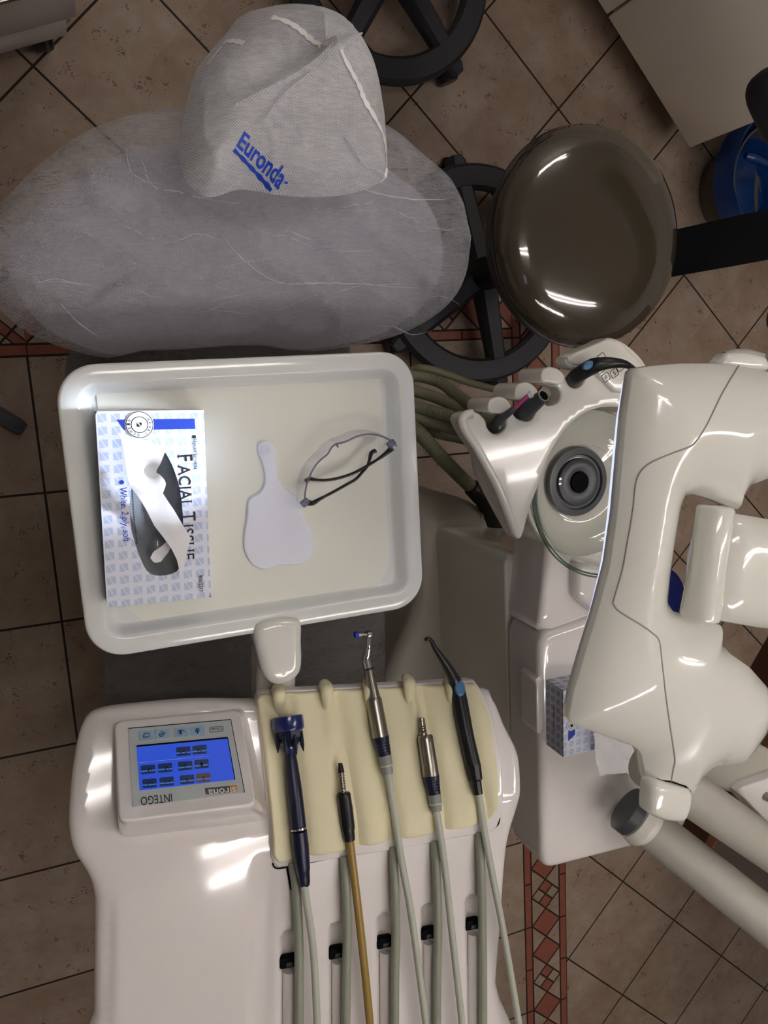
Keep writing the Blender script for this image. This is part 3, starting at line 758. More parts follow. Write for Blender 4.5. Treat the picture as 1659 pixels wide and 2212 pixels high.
def ribbon(pts, w, mat, parent, name, dr, n=8):
    P = cr([Vector((x, y, 0)) for x, y in pts], n); v = []; f = []
    for i, p in enumerate(P):
        tt = (P[min(i + 1, len(P) - 1)] - P[max(i - 1, 0)]).normalized(); s = Vector((-tt.y, tt.x, 0)); ww = w * (1 + .25 * math.sin(i * 1.3)) / 2
        a = dr(p.x + s.x * ww, p.y + s.y * ww); b = dr(p.x - s.x * ww, p.y - s.y * ww)
        v += [a, b, b - Vector((0, 0, .0012)), a - Vector((0, 0, .0012))]
    for i in range(len(P) - 1):
        for k in range(4): f.append((i * 4 + k, i * 4 + (k + 1) % 4, i * 4 + 4 + (k + 1) % 4, i * 4 + 4 + k))
    f += [(0, 1, 2, 3), tuple(len(v) - 4 + k for k in (3, 2, 1, 0))]
    return link(name, v, f, mat, parent)
def wedge(pts, w0, w1, par):
    P = cr([Vector((x, y, 0)) for x, y in pts], 8); v = []; f = []; n = len(P)
    for i, p in enumerate(P):
        tt = (P[min(i + 1, n - 1)] - P[max(i - 1, 0)]).normalized(); s_ = Vector((-tt.y, tt.x, 0)); ww = (w0 + (w1 - w0) * i / (n - 1)) / 2
        v += [drp(p.x + s_.x * ww, p.y + s_.y * ww, .003), drp(p.x, p.y, .006), drp(p.x - s_.x * ww, p.y - s_.y * ww, .003)]
    for i in range(n - 1):
        for k in range(2): f.append((i * 3 + k, i * 3 + k + 1, i * 3 + 4 + k, i * 3 + 3 + k))
    return link('cover_fold', v, f, 'cover2', par)
wedge([(690, 134), (640, 168), (580, 198), (502, 234)], 26, 4, hcv); wedge([(688, 134), (735, 108), (790, 62)], 22, 4, hcv)
wedge([(692, 130), (697, 60), (700, 5)], 10, 6, hcv); wedge([(860, 360), (790, 345), (740, 300)], 8, 2, hcv); wedge([(660, 170), (600, 220), (560, 270)], 8, 2, hcv)
ribbon([(722, 118), (752, 160), (772, 195), (785, 222), (815, 255), (845, 292), (856, 322), (862, 352)], 10, 'seam', hcv, 'seam_tape', drp)
ribbon([(590, 32), (625, 52), (650, 78), (668, 105), (680, 128)], 13, 'seam', hcv, 'seam_tape', drp)
ribbon([(497, 58), (514, 70), (530, 84)], 12, 'seam', hcv, 'seam_tape', drp)
ribbon([(458, 112), (476, 88), (490, 72)], 6, 'seam', hcv, 'seam_tape', drp)
MB().tube([drp(680, 128, .001), drp(688, 136, .004), drp(700, 128, .002)], [.003, .0045, .002], 10).build('seam_knot', 'seam', hcv)
MB().tube([drp(866, 340, -.004), drp(862, 356, .0), drp(858, 365, -.004)], [.003, .004, .002], 10).build('seam_knot', 'seam', hcv)
A_ = at(514, 310, zh0 + .01); B_ = at(624, 386, zh0 + .01); X_ = B_ - A_; X_.z = 0; Yv = Vector((-X_.y, X_.x, 0)).normalized()
if Yv.y < 0: Yv = -Yv
lettering('Euronda', A_, X_, Yv * .0140, 'logo', hcv, drape=hb, bold=.022)
ribbon([(507, 321), (540, 343), (575, 367), (607, 389)], 6, 'logo', hcv, 'underline', lambda x, y: drp(x, y, .0016))
MB().lathe([(0, .0018), (.0008, .0018)], drp(634, 378, .0008), (0, 0, 1), 12).build('printed_dot', 'logo', hcv)

# ================================================================== tray
T0 = at(112, 795, .93); tw, tl = .4305, .342; tcx = (at(112, 795, .93).x + at(922, 1298, .93).x + at(887, 752, .93).x + at(195, 1440, .93).x) / 4
tcy = (at(112, 795, .93).y + at(922, 1298, .93).y + at(887, 752, .93).y + at(195, 1440, .93).y) / 4
tray = thing('instrument_tray', 'white glossy rectangular tray with a raised rolled rim', 'tray', (tcx, tcy, .905))
to = [Vector((tcx + x, tcy + y, 0)) for x, y in rrect(tw, tl, .044, 10)]
def ttop(x, y, d):
    if d < .004: return .930 - .004 + math.sqrt(max(0, .004 ** 2 - (.004 - d) ** 2))
    if d < .020: return .930
    if d < .036:
        t_ = (d - .020) / .016; return .930 - .018 * (.5 - .5 * math.cos(PI * t_))
    return .912
plate(to, ttop, lambda x, y, d: ttop(x, y, d) - .004 if d > .002 else .924, .008, (.0005, .0015, .004, .012, .020, .022, .025, .028, .031, .034, .036, .04), ostep=.006).build('pan', 'tray', tray, ang=60)
ln = pxo([(192, 835), (842, 808), (858, 1268), (240, 1352)], .9128)
ln = [Vector((max(tcx - tw / 2 + .042, min(tcx + tw / 2 - .042, p.x)), p.y, 0)) for p in ln]
lo = plate(rpoly([(p.x, p.y) for p in ln], .004), const(.9130), const(.9124), .05).build('tray_liner', 'liner', None, smooth=False)
tag(lo, 'off white paper liner lying flat in the tray', 'tray liner')
# carrying arm of the tray
# ---- tissue box on the tray
def tissue_box(name, label, C, ZT, u, wid, leng, hgt, group, slot_tissue, mirrored=False):
    """C: centre of the top, u: unit vector along the short side"""
    u = u.normalized(); v = Vector((-u.y, u.x, 0)); base = ZT - hgt
    t = thing(name, label, 'tissue box', Vector((C.x, C.y, base)), group)
    def P(a, b, z): return Vector((C.x, C.y, 0)) + u * a + v * b + Vector((0, 0, z))
    def uvf(co):
        r = Vector((co.x - C.x, co.y - C.y, 0)); return (r.dot(u) + .2, r.dot(v) + .2)
    sl = cr([(-.008, .062, 0), (.010, .068, 0), (.026, .03, 0), (.030, -.02, 0), (.026, -.062, 0), (.018, -.077, 0), (-.008, -.077, 0), (-.020, -.055, 0), (-.028, -.015, 0), (-.024, .03, 0)], 5, True)
    slot = [P(q.x, q.y, 0) for q in sl]
    ol = [P(a, b, 0) for a, b in ((-wid / 2, -leng / 2), (wid / 2, -leng / 2), (wid / 2, leng / 2), (-wid / 2, leng / 2))]
    plate(ol, const(ZT), const(ZT - .0008), .012, holes=[slot], ostep=.006).build('box_top', 'boxp', t, smooth=False, uvs=uvf)
    m = MB(); c = [(-wid / 2, -leng / 2), (wid / 2, -leng / 2), (wid / 2, leng / 2), (-wid / 2, leng / 2)]
    m.loft([[P(a, b, base) for a, b in c], [P(a, b, ZT - .0009) for a, b in c]], True, False)
    def uvs(co):
        r = Vector((co.x - C.x, co.y - C.y, 0)); a = r.dot(u); b = r.dot(v)
        return (co.z * 1.0 + .2, (b if abs(abs(a) - wid / 2) < .001 and abs(abs(b) - leng / 2) > .0 else a) + .2)
    m.build('box_side', 'boxp', t, smooth=False, uvs=uvs)
    # film and folded tissue inside the slot
    def zi(x, y, d): return ZT - .004 - min(.022, d * .9) + noise.noise(Vector((x * 60, y * 25, 3))) * .005 - .002
    big = [P(q.x * 1.06, q.y * 1.03, 0) for q in sl]
    plate(big, zi, lambda x, y, d: zi(x, y, d) - .001, .004, ostep=.004).build('slot_film', 'tissue2', t)
    return t, P, u, v
ZT = .957
q4 = [at(205, 888, ZT), at(440, 886, ZT), at(456, 1290, ZT), at(232, 1312, ZT)]
C = sum(q4, Vector()) / 4; uu = (q4[1] - q4[0]) + (q4[2] - q4[3])
tb, P, u, v = tissue_box('tissue_box', 'white and pale blue tissue box lying on the tray, tissue pulled up', C, ZT, uu, .1167, .2212, .0435, 'tissue boxes', True)
def bp(px, py, lift=.0): return ray_plane(px, py, Vector((0, 0, ZT + lift)), Vector((0, 0, 1)))
def bx(cx, cy): return (190 + .208 * cx, 870 + .208 * cy)
def flat(pts, name, mat, parent, lift, th=.0003):
    r = [bp(x, y, lift) for x, y in pts]; return MB().loft([r, [p + Vector((0, 0, th)) for p in r]]).build(name, mat, parent, smooth=False)
flat([bx(302, 175), bx(1108, 165), bx(1115, 272), bx(378, 283)], 'blue_band', 'bluep', tb, .0002)
sealc = bp(*bx(535, 228), .0006)
for r, mt, l in ((.0155, 'whitep', 0), (.0148, 'ink', .0002), (.0140, 'whitep', .0004), (.0092, 'ink', .0006), (.0084, 'whitep', .0008)):
    MB().lathe([(0, r), (.0002, r)], sealc + Vector((0, 0, l)), (0, 0, 1), 40).build('seal_ring', mt, tb, smooth=False)
flat([bx(512, 205), bx(558, 207), bx(556, 250), bx(510, 248)], 'seal_square', 'ink', tb, .0018)
def swoosh(P4, mat, parent, z):
    """pale S curve across a printed square"""
    a, b, c_, d_ = P4; pts = []
    for k in range(9):
        t_ = k / 8; s = .5 + .34 * math.tanh((t_ - .5) * 5); pts.append((a.lerp(b, t_)).lerp(d_.lerp(c_, t_), s))
    MB().tube([p + Vector((0, 0, z)) for p in pts], .0006, 6, flat=.3).build('swoosh', mat, parent)
def bq(pts, l): return [bp(*bx(x, y), l) for x, y in pts]
swoosh(bq([(512, 205), (558, 207), (556, 250), (510, 248)], .0022), 'whitep', tb, 0)
# circular lettering around the seal
def ring_text(s, c, r, h, mat, parent, z, a0, a1, xdir, ydir):
    for i, ch in enumerate(s):
        if ch == ' ': continue
        a = a0 + (a1 - a0) * i / (len(s) - 1); rad = xdir * math.cos(a) + ydir * math.sin(a); tan = xdir * math.sin(a) - ydir * math.cos(a)
        lettering(ch, c + rad * r - tan * h * .35 + Vector((0, 0, z)), tan * h * .75, rad * h, mat, parent, lift=0)
ring_text('HENRY SCHEIN', sealc, .0102, .0028, 'ink', tb, .0012, 2.1, -2.0, -v, u)
def btext(s, a, b, h, mat, lift=.0004, bold=0.0, par=None, flip=1, shear=0, sp=1.0, serif=0):
    A = bp(*bx(*a), lift); B = bp(*bx(*b), lift); X = B - A; Y = Vector((-X.y, X.x, 0)).normalized() * h * flip
    return lettering(s, A, X, Y, mat, par or tb, lift=.0002, bold=bold, shear=shear, spacing=sp, serif=serif)
flat([bx(1083, 337), bx(1120, 336), bx(1122, 370), bx(1084, 371)], 'brand_square', 'ink', tb, .0003)
btext('H', (1088, 382), (1092, 412), .0043, 'ink', serif=.6); btext('ENRY', (1089, 416), (1096, 520), .0034, 'ink', serif=.6)
btext('S', (1092, 530), (1094, 552), .0043, 'ink'); btext('CHEIN', (1094, 556), (1105, 690), .0034, 'ink', serif=.6)
btext('F', (932, 535), (940, 615), .0163, 'ink', serif=1); btext('ACIAL', (936, 640), (962, 1085), .0130, 'ink', sp=1.05, serif=1)
btext('T', (966, 1140), (972, 1235), .0163, 'ink', serif=1); btext('ISSUE', (974, 1262), (988, 1632), .0130, 'ink', sp=1.05, serif=1)
btext('White, 2 ply, soft', (330, 872), (372, 1442), .0074, 'bluep', shear=.2)
MB().lathe([(0, .0024), (.0003, .0024)], bp(*bx(352, 825), .0004), (0, 0, 1), 16).build('bullet_dot', 'blue', tb)
btext('900-2377', (1148, 1792), (1150, 1965), .0046, 'ink', bold=.015)
# perforation dashes beside the slot
pm = MB()
for (a, b) in (((458, 900), (512, 1470)), ((890, 705), (948, 1190))):
    for k in range(34):
        t_ = (k + .5) / 34; x = a[0] + (b[0] - a[0]) * t_ + (8 if a[0] < 500 else 14) * math.sin(PI * t_) * (-1 if a[0] < 500 else 1); y = a[1] + (b[1] - a[1]) * t_
        p = bp(*bx(x, y), .0002); pm.box(p, .0016, .0011, .0003)
pm.build('perforation', 'ink', tb, smooth=False)
# pulled tissue
def tzz(x, y):
    return 0
TO = [(315, 310), (480, 360), (600, 385), (665, 408), (740, 455), (800, 490), (775, 560), (745, 640), (700, 720), (745, 745), (790, 790), (810, 840), (800, 890), (778, 938), (850, 1050), (900, 1120), (1000, 1290), (1088, 1430), (1060, 1530), (1010, 1720), (962, 1880), (965, 1780), (935, 1650), (880, 1540), (800, 1430), (700, 1300), (620, 1140), (545, 1010), (450, 880), (420, 830), (385, 600), (360, 430)]
to_ = [bp(*bx(x, y), .025) for x, y in TO]; e0 = bp(*bx(600, 700), .025); e1 = bp(*bx(1000, 1500), .025)
foldp = bp(*bx(600, 720), .025)
def tiz(x, y, d):
    q = Vector((x, y, 0)); f = Vector((foldp.x, foldp.y, 0)); r = (q - f).length
    s = (q - f).dot(v)      # along the box, up = towards the tip
    z = ZT + .022 + .010 * math.sin(s * 40 + 1) - .012 * math.exp(-(r / .012) ** 2) + .004 * noise.noise(q * 30)
    if s < -.06: z -= (-.06 - s) * .25
    return max(z, ZT + .004)
tis = plate(to_, tiz, lambda x, y, d: tiz(x, y, d) - .0006, .0035, ostep=.004).build('tissue_sheet', 'tissue', None)
tag(tis, 'bright white tissue sheet pulled out of the box lying on the tray', 'tissue')
tis2 = plate([bp(*bx(x, y), -.004) for x, y in ((650, 1620), (680, 1560), (760, 1500), (840, 1430), (880, 1480), (840, 1560), (760, 1660), (690, 1670))], lambda x, y, d: ZT - .008 + .003 * noise.noise(Vector((x * 90, y * 90, 0))), lambda x, y, d: ZT - .0095 + .003 * noise.noise(Vector((x * 90, y * 90, 0))), .003).build('inner_tissue', 'tissue', tb)

# ---- hand mirror
def cz(pts): return [(100 + .5184 * x, 720 + .5184 * y) for x, y in pts]
mir = cz([(912, 447), (940, 455), (955, 480), (958, 520), (962, 570), (975, 622), (1005, 655), (1042, 678), (1058, 715), (1075, 770), (1098, 820), (1110, 875), (1105, 925), (1075, 957), (1030, 966), (975, 966), (940, 978), (905, 984), (865, 968), (838, 935), (823, 885), (828, 820), (838, 760), (842, 705), (858, 682), (890, 665), (910, 630), (910, 580), (897, 530), (882, 490), (886, 460)])
ml = [at(x, y, .917) for x, y in mir]; ml = cr(ml, 4, True)
hcx = at(*cz([(915, 485)])[0], .917); hole = [hcx + Vector((math.cos(a), math.sin(a), 0)) * .0042 for a in np.linspace(0, 2 * PI, 17)[:-1]]
hm = thing('hand_mirror', 'small white tooth shaped hand mirror lying face down on the tray', 'mirror', (sum(p.x for p in ml) / len(ml), sum(p.y for p in ml) / len(ml), .9131))
plate(ml, rnd(.9180, .0022), const(.9132), .006, rr(.0022), ostep=.003).build('mirror_body', 'mirror', hm)
MB().lathe([(0, .0058), (.0008, .0056), (.0008, .0042), (0, .0042)], hcx + Vector((0, 0, .005)), (0, 0, 1), 24, cap=False).build('hanging_ring', 'mirror', hm)

# ---- safety glasses
def gp(x, y, z): return at(620 + .1688 * x, 900 + .1688 * y, z)
gl = thing('safety_glasses', 'clear safety glasses with folded black temples on the tray', 'glasses', gp(800, 700, .9131))
brow = [(1405, 378), (1330, 310), (1200, 248), (1050, 224), (900, 252), (770, 312), (690, 338), (630, 350), (570, 395), (520, 480), (440, 545), (370, 620), (310, 720), (255, 860), (232, 980), (225, 1090)]
bt = cr([gp(x, y, .949) for x, y in brow], 6)
MB().tube(bt, .0011, 8).build('brow_edge', 'clearedge', gl)
mid = gp(800, 700, .93); v_ = []; f_ = []
low = []
for i, p in enumerate(bt):
    s = i / (len(bt) - 1); o = (p - mid); o.z = 0; o.normalize()
    nz = .020 * math.exp(-((s - .48) / .06) ** 2); hgt = .034 - nz * .6 - .010 * (abs(s - .5) * 2) ** 3
    q = p + o * .005; low.append(Vector((q.x, q.y, .949 - hgt)))
cols = []
for p, q in zip(bt, low):
    o = (q - p); o.z = 0; cols.append([p.lerp(q, k / 4) + o * .25 * math.sin(PI * k / 4) for k in range(5)])
m = MB(); inner = [[c + Vector((0, 0, 0)) - (Vector((c.x - mid.x, c.y - mid.y, 0)).normalized()) * .0013 for c in col] for col in cols]
m.loft([a + b[::-1] for a, b in zip(cols, inner)]); m.build('lens', 'lens', gl)
for pts, w, z0, z1 in (([(1340, 400), (1300, 440), (1200, 520), (1060, 610), (900, 700), (780, 750), (620, 795), (470, 812), (350, 805), (290, 795), (238, 825)], 0, .945, .925), ([(265, 1100), (330, 1105), (430, 1050), (600, 960), (780, 860), (880, 800), (960, 715), (1030, 630), (1058, 540), (1080, 465), (1125, 438)], 0, .945, .935)):
    n = len(pts); P_ = cr([gp(x, y, z0 + (z1 - z0) * i / (n - 1)) for i, (x, y) in enumerate(pts)], 5); N_ = len(P_)
    rs = [.0022 * (1.9 - 1.2 * min(1, i / (N_ * .25))) if i < N_ * .25 else .0018 + .0014 * max(0, (i / N_ - .75) * 4) for i in range(N_)]
    MB().tube(P_, rs, 10, flat=1.6).build('temple', 'black', gl)
for (x, y) in ((1330, 345), (228, 1100)):
    hb_ = MB().box(gp(x, y, .945), .011, .008, .010, .6, .0015).build('hinge_block', 'clearedge', gl)
MB().tube([gp(640, 365, .945), gp(655, 395, .94)], [.0015, .0008], 8).build('nose_pad', 'clearedge', gl)

# ================================================================== console (delivery unit)
KO = at(550, 1508, .893); ua = math.radians(-7.5); KU = Vector((math.cos(ua), math.sin(ua), 0)); KD = Vector((math.sin(ua), -math.cos(ua), 0))
VB = .152
def zc(v):
    if v < 0: return .893 + .44 * v * .3
    if v < VB: return .893 + .44 * v
    return .893 + .44 * VB + .09 * (v - VB)
def kv(p): return (Vector((p.x, p.y, 0)) - Vector((KO.x, KO.y, 0))).dot(KD)
def ku(p): return (Vector((p.x, p.y, 0)) - Vector((KO.x, KO.y, 0))).dot(KU)
def con(px, py, h=0.0):
    z = .94
    for _ in range(16):
        p = at(px, py, z); z = zc(kv(p)) + h
    return at(px, py, z)
def kz(x, y): return zc(kv(Vector((x, y, 0))))
console = thing('instrument_console', 'white glossy dental delivery console with touch screen and five holders', 'instrument console', con(620, 1900, -.12))
def kpx(u_, v_):
    p = KO + KU * u_ + KD * v_; return p
CO = [(176, 1580), (213, 1543), (330, 1527), (430, 1520), (552, 1520), (700, 1514), (1030, 1494), (1070, 1514), (1096, 1572), (1124, 1630), (1131, 1690), (1126, 1740), (1108, 1800), (1098, 1860), (1088, 2000), (1078, 2130), (1070, 2330), (202, 2420), (203, 2212), (205, 2000), (203, 1945), (190, 1900), (160, 1850), (149, 1800), (150, 1740), (158, 1660)]
co = cr([con(x, y) for x, y in CO[:16]] + [con(*CO[16]), con(*CO[17])] + [con(x, y) for x, y in CO[18:]], 5, True)
# channels where the hoses hang
CH = [((606, 2030), (606, 2400)), ((710, 2010), (712, 2400)), ((813, 1990), (816, 2400)), ((908, 1970), (914, 2400)), ((1003, 1950), (1012, 2400))]
CHW = [tuple(con(x + 18, y) for x, y in c) for c in CH]
FU0 = ku(con(244, 2050)); FU1 = ku(con(546, 2050)); FV0 = kv(con(400, 1860))
def ctop(x, y, d):
    z = kz(x, y); p = Vector((x, y, 0)); vv = kv(p)
    r = .014; z -= r - math.sqrt(max(0, r * r - (r - min(d, r)) ** 2))
    uu_ = ku(p); f_ = max(0, min(1, (vv - FV0) / .07)); f_ = f_ * f_ * (3 - 2 * f_)
    sa = 1 / (1 + math.exp(-(uu_ - FU0) / .0016)); sb_ = 1 / (1 + math.exp((uu_ - FU1) / .0016)); z += .006 * f_ * (sa * sb_ - 1) * (1 if uu_ < FU1 + .02 else math.exp(-(uu_ - FU1 - .02) / .01))
    if vv > VB * .98:      # channels
        for a, b in CHW:
            A = Vector((a.x, a.y, 0)); B = Vector((b.x, b.y, 0)); t_ = (p - A).dot(B - A) / (B - A).length_squared
            tc = max(0, min(1, t_)); dd = (p - A.lerp(B, tc)).length
            if dd < .0125: z -= .012 * (math.cos(PI * dd / .0125) * .5 + .5) ** .45
    return z
plate(co, ctop, lambda x, y, d: kz(x, y) - .020 - .07 * min(1, d / .07) ** .7, .0058, rr(.014)).build('housing', 'white', console, ang=50)
# raised smooth cover on the left of the lower part
def kslab(pts, h, r, base, name, mat, n=0, step=.01, parent=console, ang=50, rad=.006):
    P_ = [con(x, y, h) for x, y in pts]; P_ = cr(P_, n, True) if n else rpoly([(p.x, p.y) for p in P_], rad)
    return plate(P_, rndf(lambda x, y: kz(x, y) + h, r), lambda x, y, d: kz(x, y) + base, step, rr(r)).build(name, mat, parent, ang=ang)
# fine contour around the pad (white surround lip)
kslab([(553, 1496), (1028, 1470), (1062, 1535), (1084, 1640), (1084, 1760), (1072, 1795), (846, 1838), (600, 1876), (586, 1858), (572, 1700)], .004, .003, -.01, 'pad_lip', 'white', rad=.01)
dk = [con(x, y, .004) for x, y in ((590, 1868), (600, 1879), (640, 1872), (760, 1848), (900, 1822), (1040, 1798), (1074, 1788), (1082, 1770))]
MB().tube([p + Vector((0, 0, -.003)) for p in cr(dk, 6)], .0010, 8).build('gap_line', 'void', console)
# arched mouths where supply hoses come out
MOU = [((631, 1868), (630, 1900)), ((745, 1848), (744, 1880)), ((852, 1832), (853, 1862)), ((946, 1815), (948, 1845)), ((1038, 1797), (1040, 1828))]
for a, b in MOU:
    c = con(a[0], a[1] + 8, .002); e = con(b[0], b[1] + 22, .002)
    MB().tube([c - (e - c) * .2, c, e], [.004, .0075, .002], 14, flat=.35).build('hose_mouth', 'void', console)
# silicone pad with five troughs
PADPX = [(556, 1503), (1030, 1478), (1062, 1560), (1078, 1680), (1076, 1752), (1064, 1776), (1010, 1790), (840, 1822), (640, 1860), (602, 1866), (590, 1846), (584, 1740), (570, 1620)]
TR = [((618, 1520), (655, 1900)), ((722, 1510), (770, 1880)), ((806, 1500), (852, 1850)), ((906, 1496), (955, 1830)), ((990, 1490), (1048, 1800))]
RIDG = [((603, 1500), (618, 1560)), ((706, 1492), (735, 1640)), ((800, 1490), (815, 1560)), ((884, 1478), (912, 1600)), ((976, 1480), (985, 1540))]
def seg_w(L, h): return [(con(*a, h), con(*b, h)) for a, b in L]
TRW = seg_w(TR, .006); RGW = seg_w(RIDG, .012)
def ssd(p, a, b):
    A = Vector((a.x, a.y, 0)); B = Vector((b.x, b.y, 0)); t_ = max(0, min(1, (p - A).dot(B - A) / (B - A).length_squared)); return (p - A.lerp(B, t_)).length, t_
def padtop(x, y, d):
    p = Vector((x, y, 0)); z = kz(x, y) + .012
    r = .004; z -= r - math.sqrt(max(0, r * r - (r - min(d, r)) ** 2))
    for a, b in TRW:
        dd, t_ = ssd(p, a, b); z -= .010 * math.exp(-(dd / .012) ** 2)
    for a, b in RGW:
        dd, t_ = ssd(p, a, b); z += .014 * (1 - t_) ** .7 * math.exp(-(dd / (.007 + .006 * t_)) ** 2)
    dd = abs(ku(p) - .012); z += .006 * math.exp(-(dd / .009) ** 2) * min(1, max(0, kv(p)) / .03)
    return z
po = [con(x, y, .012) for x, y in PADPX]
po = rpoly([(p.x, p.y) for p in po], .008)
nubs = []
pad = plate(po, padtop, lambda x, y, d: kz(x, y) + .0045, .0042, rr(.004), ostep=.004).build('silicone_pad', 'cream', None, ang=70)
tag(pad, 'cream silicone mat with five troughs under the instruments on the console', 'mat')
for (x, y) in ((603, 1497), (706, 1489), (799, 1487), (884, 1476), (976, 1480)):
    a = con(x + 4, y + 60, .012); b = con(x, y + 6, .022); c = con(x - 2, y - 10, .012)
    P_ = cr([a - Vector((0, 0, .006)), b, b.lerp(c, .55), c - Vector((0, 0, .008))], 6); MB().tube(P_, rads(P_, [(0, .004), (.5, .0085), (.85, .0095), (1, .007)]), 16, flat=.8).build('finger_rest', 'cream', pad)

# touch screen block
S = [at(277.6, 1573.8, .932), at(498.5, 1554.5, .932), at(528.4, 1711.7, 1.032), at(287.3, 1743.5, 1.032)]
SN = (S[1] - S[0]).cross(S[3] - S[0]).normalized()
if SN.z < 0: SN = -SN
S0 = S[0]
def sp(px, py, h=0.0): return ray_plane(px, py, S0 + SN * h, SN)
def scr(cx, cy, h=0.0): return sp(240 + .1929 * cx, 1540 + .1929 * cy, h)
def rquad(pts, r, seg=5):
    X = (pts[1] - pts[0]).normalized(); Y = SN.cross(X); L = rpoly([((p - pts[0]).dot(X), (p - pts[0]).dot(Y)) for p in pts], r, seg)
    return [pts[0] + X * a + Y * b for a, b in L]
f0 = [sp(246, 1558), sp(522, 1532), sp(555, 1738), sp(256, 1776)]
outer = rquad(f0, .012, 6)
cxm = sum(outer, Vector()) / len(outer)
def shr(R, k, dn): return [cxm + (p - cxm) * k - SN * dn for p in R]
bq4 = [con(248, 1556, -.004), con(530, 1528, -.004), con(585, 1772, -.004), con(256, 1812, -.004)]
Xb = (bq4[1] - bq4[0]).normalized(); Nb = Xb.cross(bq4[2] - bq4[0]).normalized(); Yb = Nb.cross(Xb)
back = [bq4[0] + Xb * a + Yb * b for a, b in rpoly([((p - bq4[0]).dot(Xb), (p - bq4[0]).dot(Yb)) for p in bq4], .014, 6)]
for p in []:
    q = p.copy(); t_ = max(0, min(1, (p - f0[0]).dot((f0[3] - f0[0]).normalized()) / (f0[3] - f0[0]).length))
    q = q + KD * (.055 * t_) + (q - cxm) * .03; q.z = kz(q.x, q.y) - .004; back.append(q)
hs = MB().loft([back, [b.lerp(p, .9) - SN * .003 for b, p in zip(back, shr(outer, 1.0, .002))], shr(outer, .998, .003), shr(outer, .99, .0006), shr(outer, .975, 0), shr(outer, .95, 0)], False, True)
scrn = hs.build('screen_housing', 'white', console, ang=50)
pan = quadslab([scr(195, 175, .0006), scr(1340, 75, .0006), scr(1495, 890, .0006), scr(245, 1055, .0006)], SN, .0006, 'bezel', 'screen_panel', console)
fr = MB(); fc = [scr(195, 175, .001), scr(1340, 75, .001), scr(1495, 890, .001), scr(245, 1055, .001)]
fr.tube([fc[0], fc[1]], .0007, 6); fr.tube([fc[1], fc[2]], .0005, 6); fr.build('panel_shadow_gap', 'void', console)
quadslab([scr(285, 375, .0012), scr(1305, 280, .0012), scr(1390, 745, .0012), scr(320, 870, .0012)], SN, .0006, 'disp', 'display', console)
fr = MB(); fr.tube([scr(285, 372, .002), scr(1305, 278, .002)], .0011, 6); fr.tube([scr(1305, 280, .002), scr(1388, 745, .002)], .0005, 6); fr.build('display_edge', 'void', console)
def sq(cx, cy, w, h, lift):
    ax = Vector((1, -.09)).normalized(); ay = Vector((.05, 1)).normalized()
    return [scr(cx - ax.x * w / 2 - ay.x * h / 2, cy - ax.y * w / 2 - ay.y * h / 2, lift), scr(cx + ax.x * w / 2 - ay.x * h / 2, cy + ax.y * w / 2 - ay.y * h / 2, lift), scr(cx + ax.x * w / 2 + ay.x * h / 2, cy + ax.y * w / 2 + ay.y * h / 2, lift), scr(cx - ax.x * w / 2 + ay.x * h / 2, cy - ax.y * w / 2 + ay.y * h / 2, lift)]
def stroke(pts, r, mat, parent, name='symbol', lift=.0026):
    MB().tube([scr(x, y, lift) for x, y in pts], r, 6, flat=.4).build(name, mat, parent)
def stext(s, a, b, h, mat, parent, lift=.0026, bold=.0):
    A = scr(*a, lift); B = scr(*b, lift); X = B - A; Y = SN.cross(X).normalized() * h
    return lettering(s, A, X, Y, mat, parent, lift=.0002, bold=bold)
for (cx, cy), sy in (((388, 255), 'w'), ((572, 237), 's'), ((790, 217), 'c'), ((970, 202), 'b')):
    k_ = quadslab(sq(cx, cy, 155, 98, .0012), SN, .0008, 'key', 'soft_key', console, .0022)
    if sy == 'w':
        stroke([(375, 232), (428, 228), (430, 262), (378, 268), (375, 232)], .0004, 'ink', k_); stroke([(360, 250), (358, 278), (412, 274)], .0004, 'ink', k_)
    if sy == 's':
        stroke([(538, 235), (545, 258), (575, 265), (590, 250), (538, 235)], .0004, 'ink', k_)
        for q in range(4): stroke([(560 + q * 12, 228 + q * 6), (574 + q * 12, 202 + q * 6)], .0003, 'ink', k_)
    if sy == 'c':
        stroke([(755, 215), (762, 196), (800, 190), (825, 210)], .0004, 'ink', k_)
        for q in range(3): stroke([(768 + q * 11, 198), (778 + q * 4, 240)], .0003, 'ink', k_)
    if sy == 'b':
        stroke([(945, 212), (950, 178), (985, 172), (992, 208)], .0004, 'ink', k_)
        for q in range(3): stroke([(958 + q * 10, 184), (964 + q * 5, 230)], .0003, 'ink', k_)
q_ = sq(1180, 182, 150, 56, .0016); 
MB().tube(rquad(q_, .0022) + [rquad(q_, .0022)[0]], .0003, 6).build('key_outline', 'dgrey', console)
stext('Clean', (1240, 162), (1118, 173), .0042, 'dgrey', console, .0016)
stext('INTEGO', (678, 905), (330, 944), .0108, 'ink', console, .0014)
quadslab([scr(1050, 845, .0012), scr(1328, 818, .0012), scr(1340, 888, .0012), scr(1062, 912, .0012)], SN, .0004, 'brownp', 'logo_plate', console)
quadslab([scr(1328, 818, .0012), scr(1405, 810, .0012), scr(1413, 876, .0012), scr(1340, 888, .0012)], SN, .0004, 'orange', 'logo_plate', console)
stext('sirona', (1395, 832), (1085, 862), .0088, 'whitep', console, .0018, .012)
KEYS = [((810, 430), 'E'), ((990, 412), 'F'), ((413, 633), 'a'), ((605, 615), 'b'), ((830, 592), '2'), ((1013, 572), '1'), ((430, 788), 'c'), ((622, 768), 'd'), ((850, 745), '0'), ((1033, 725), 'S')]
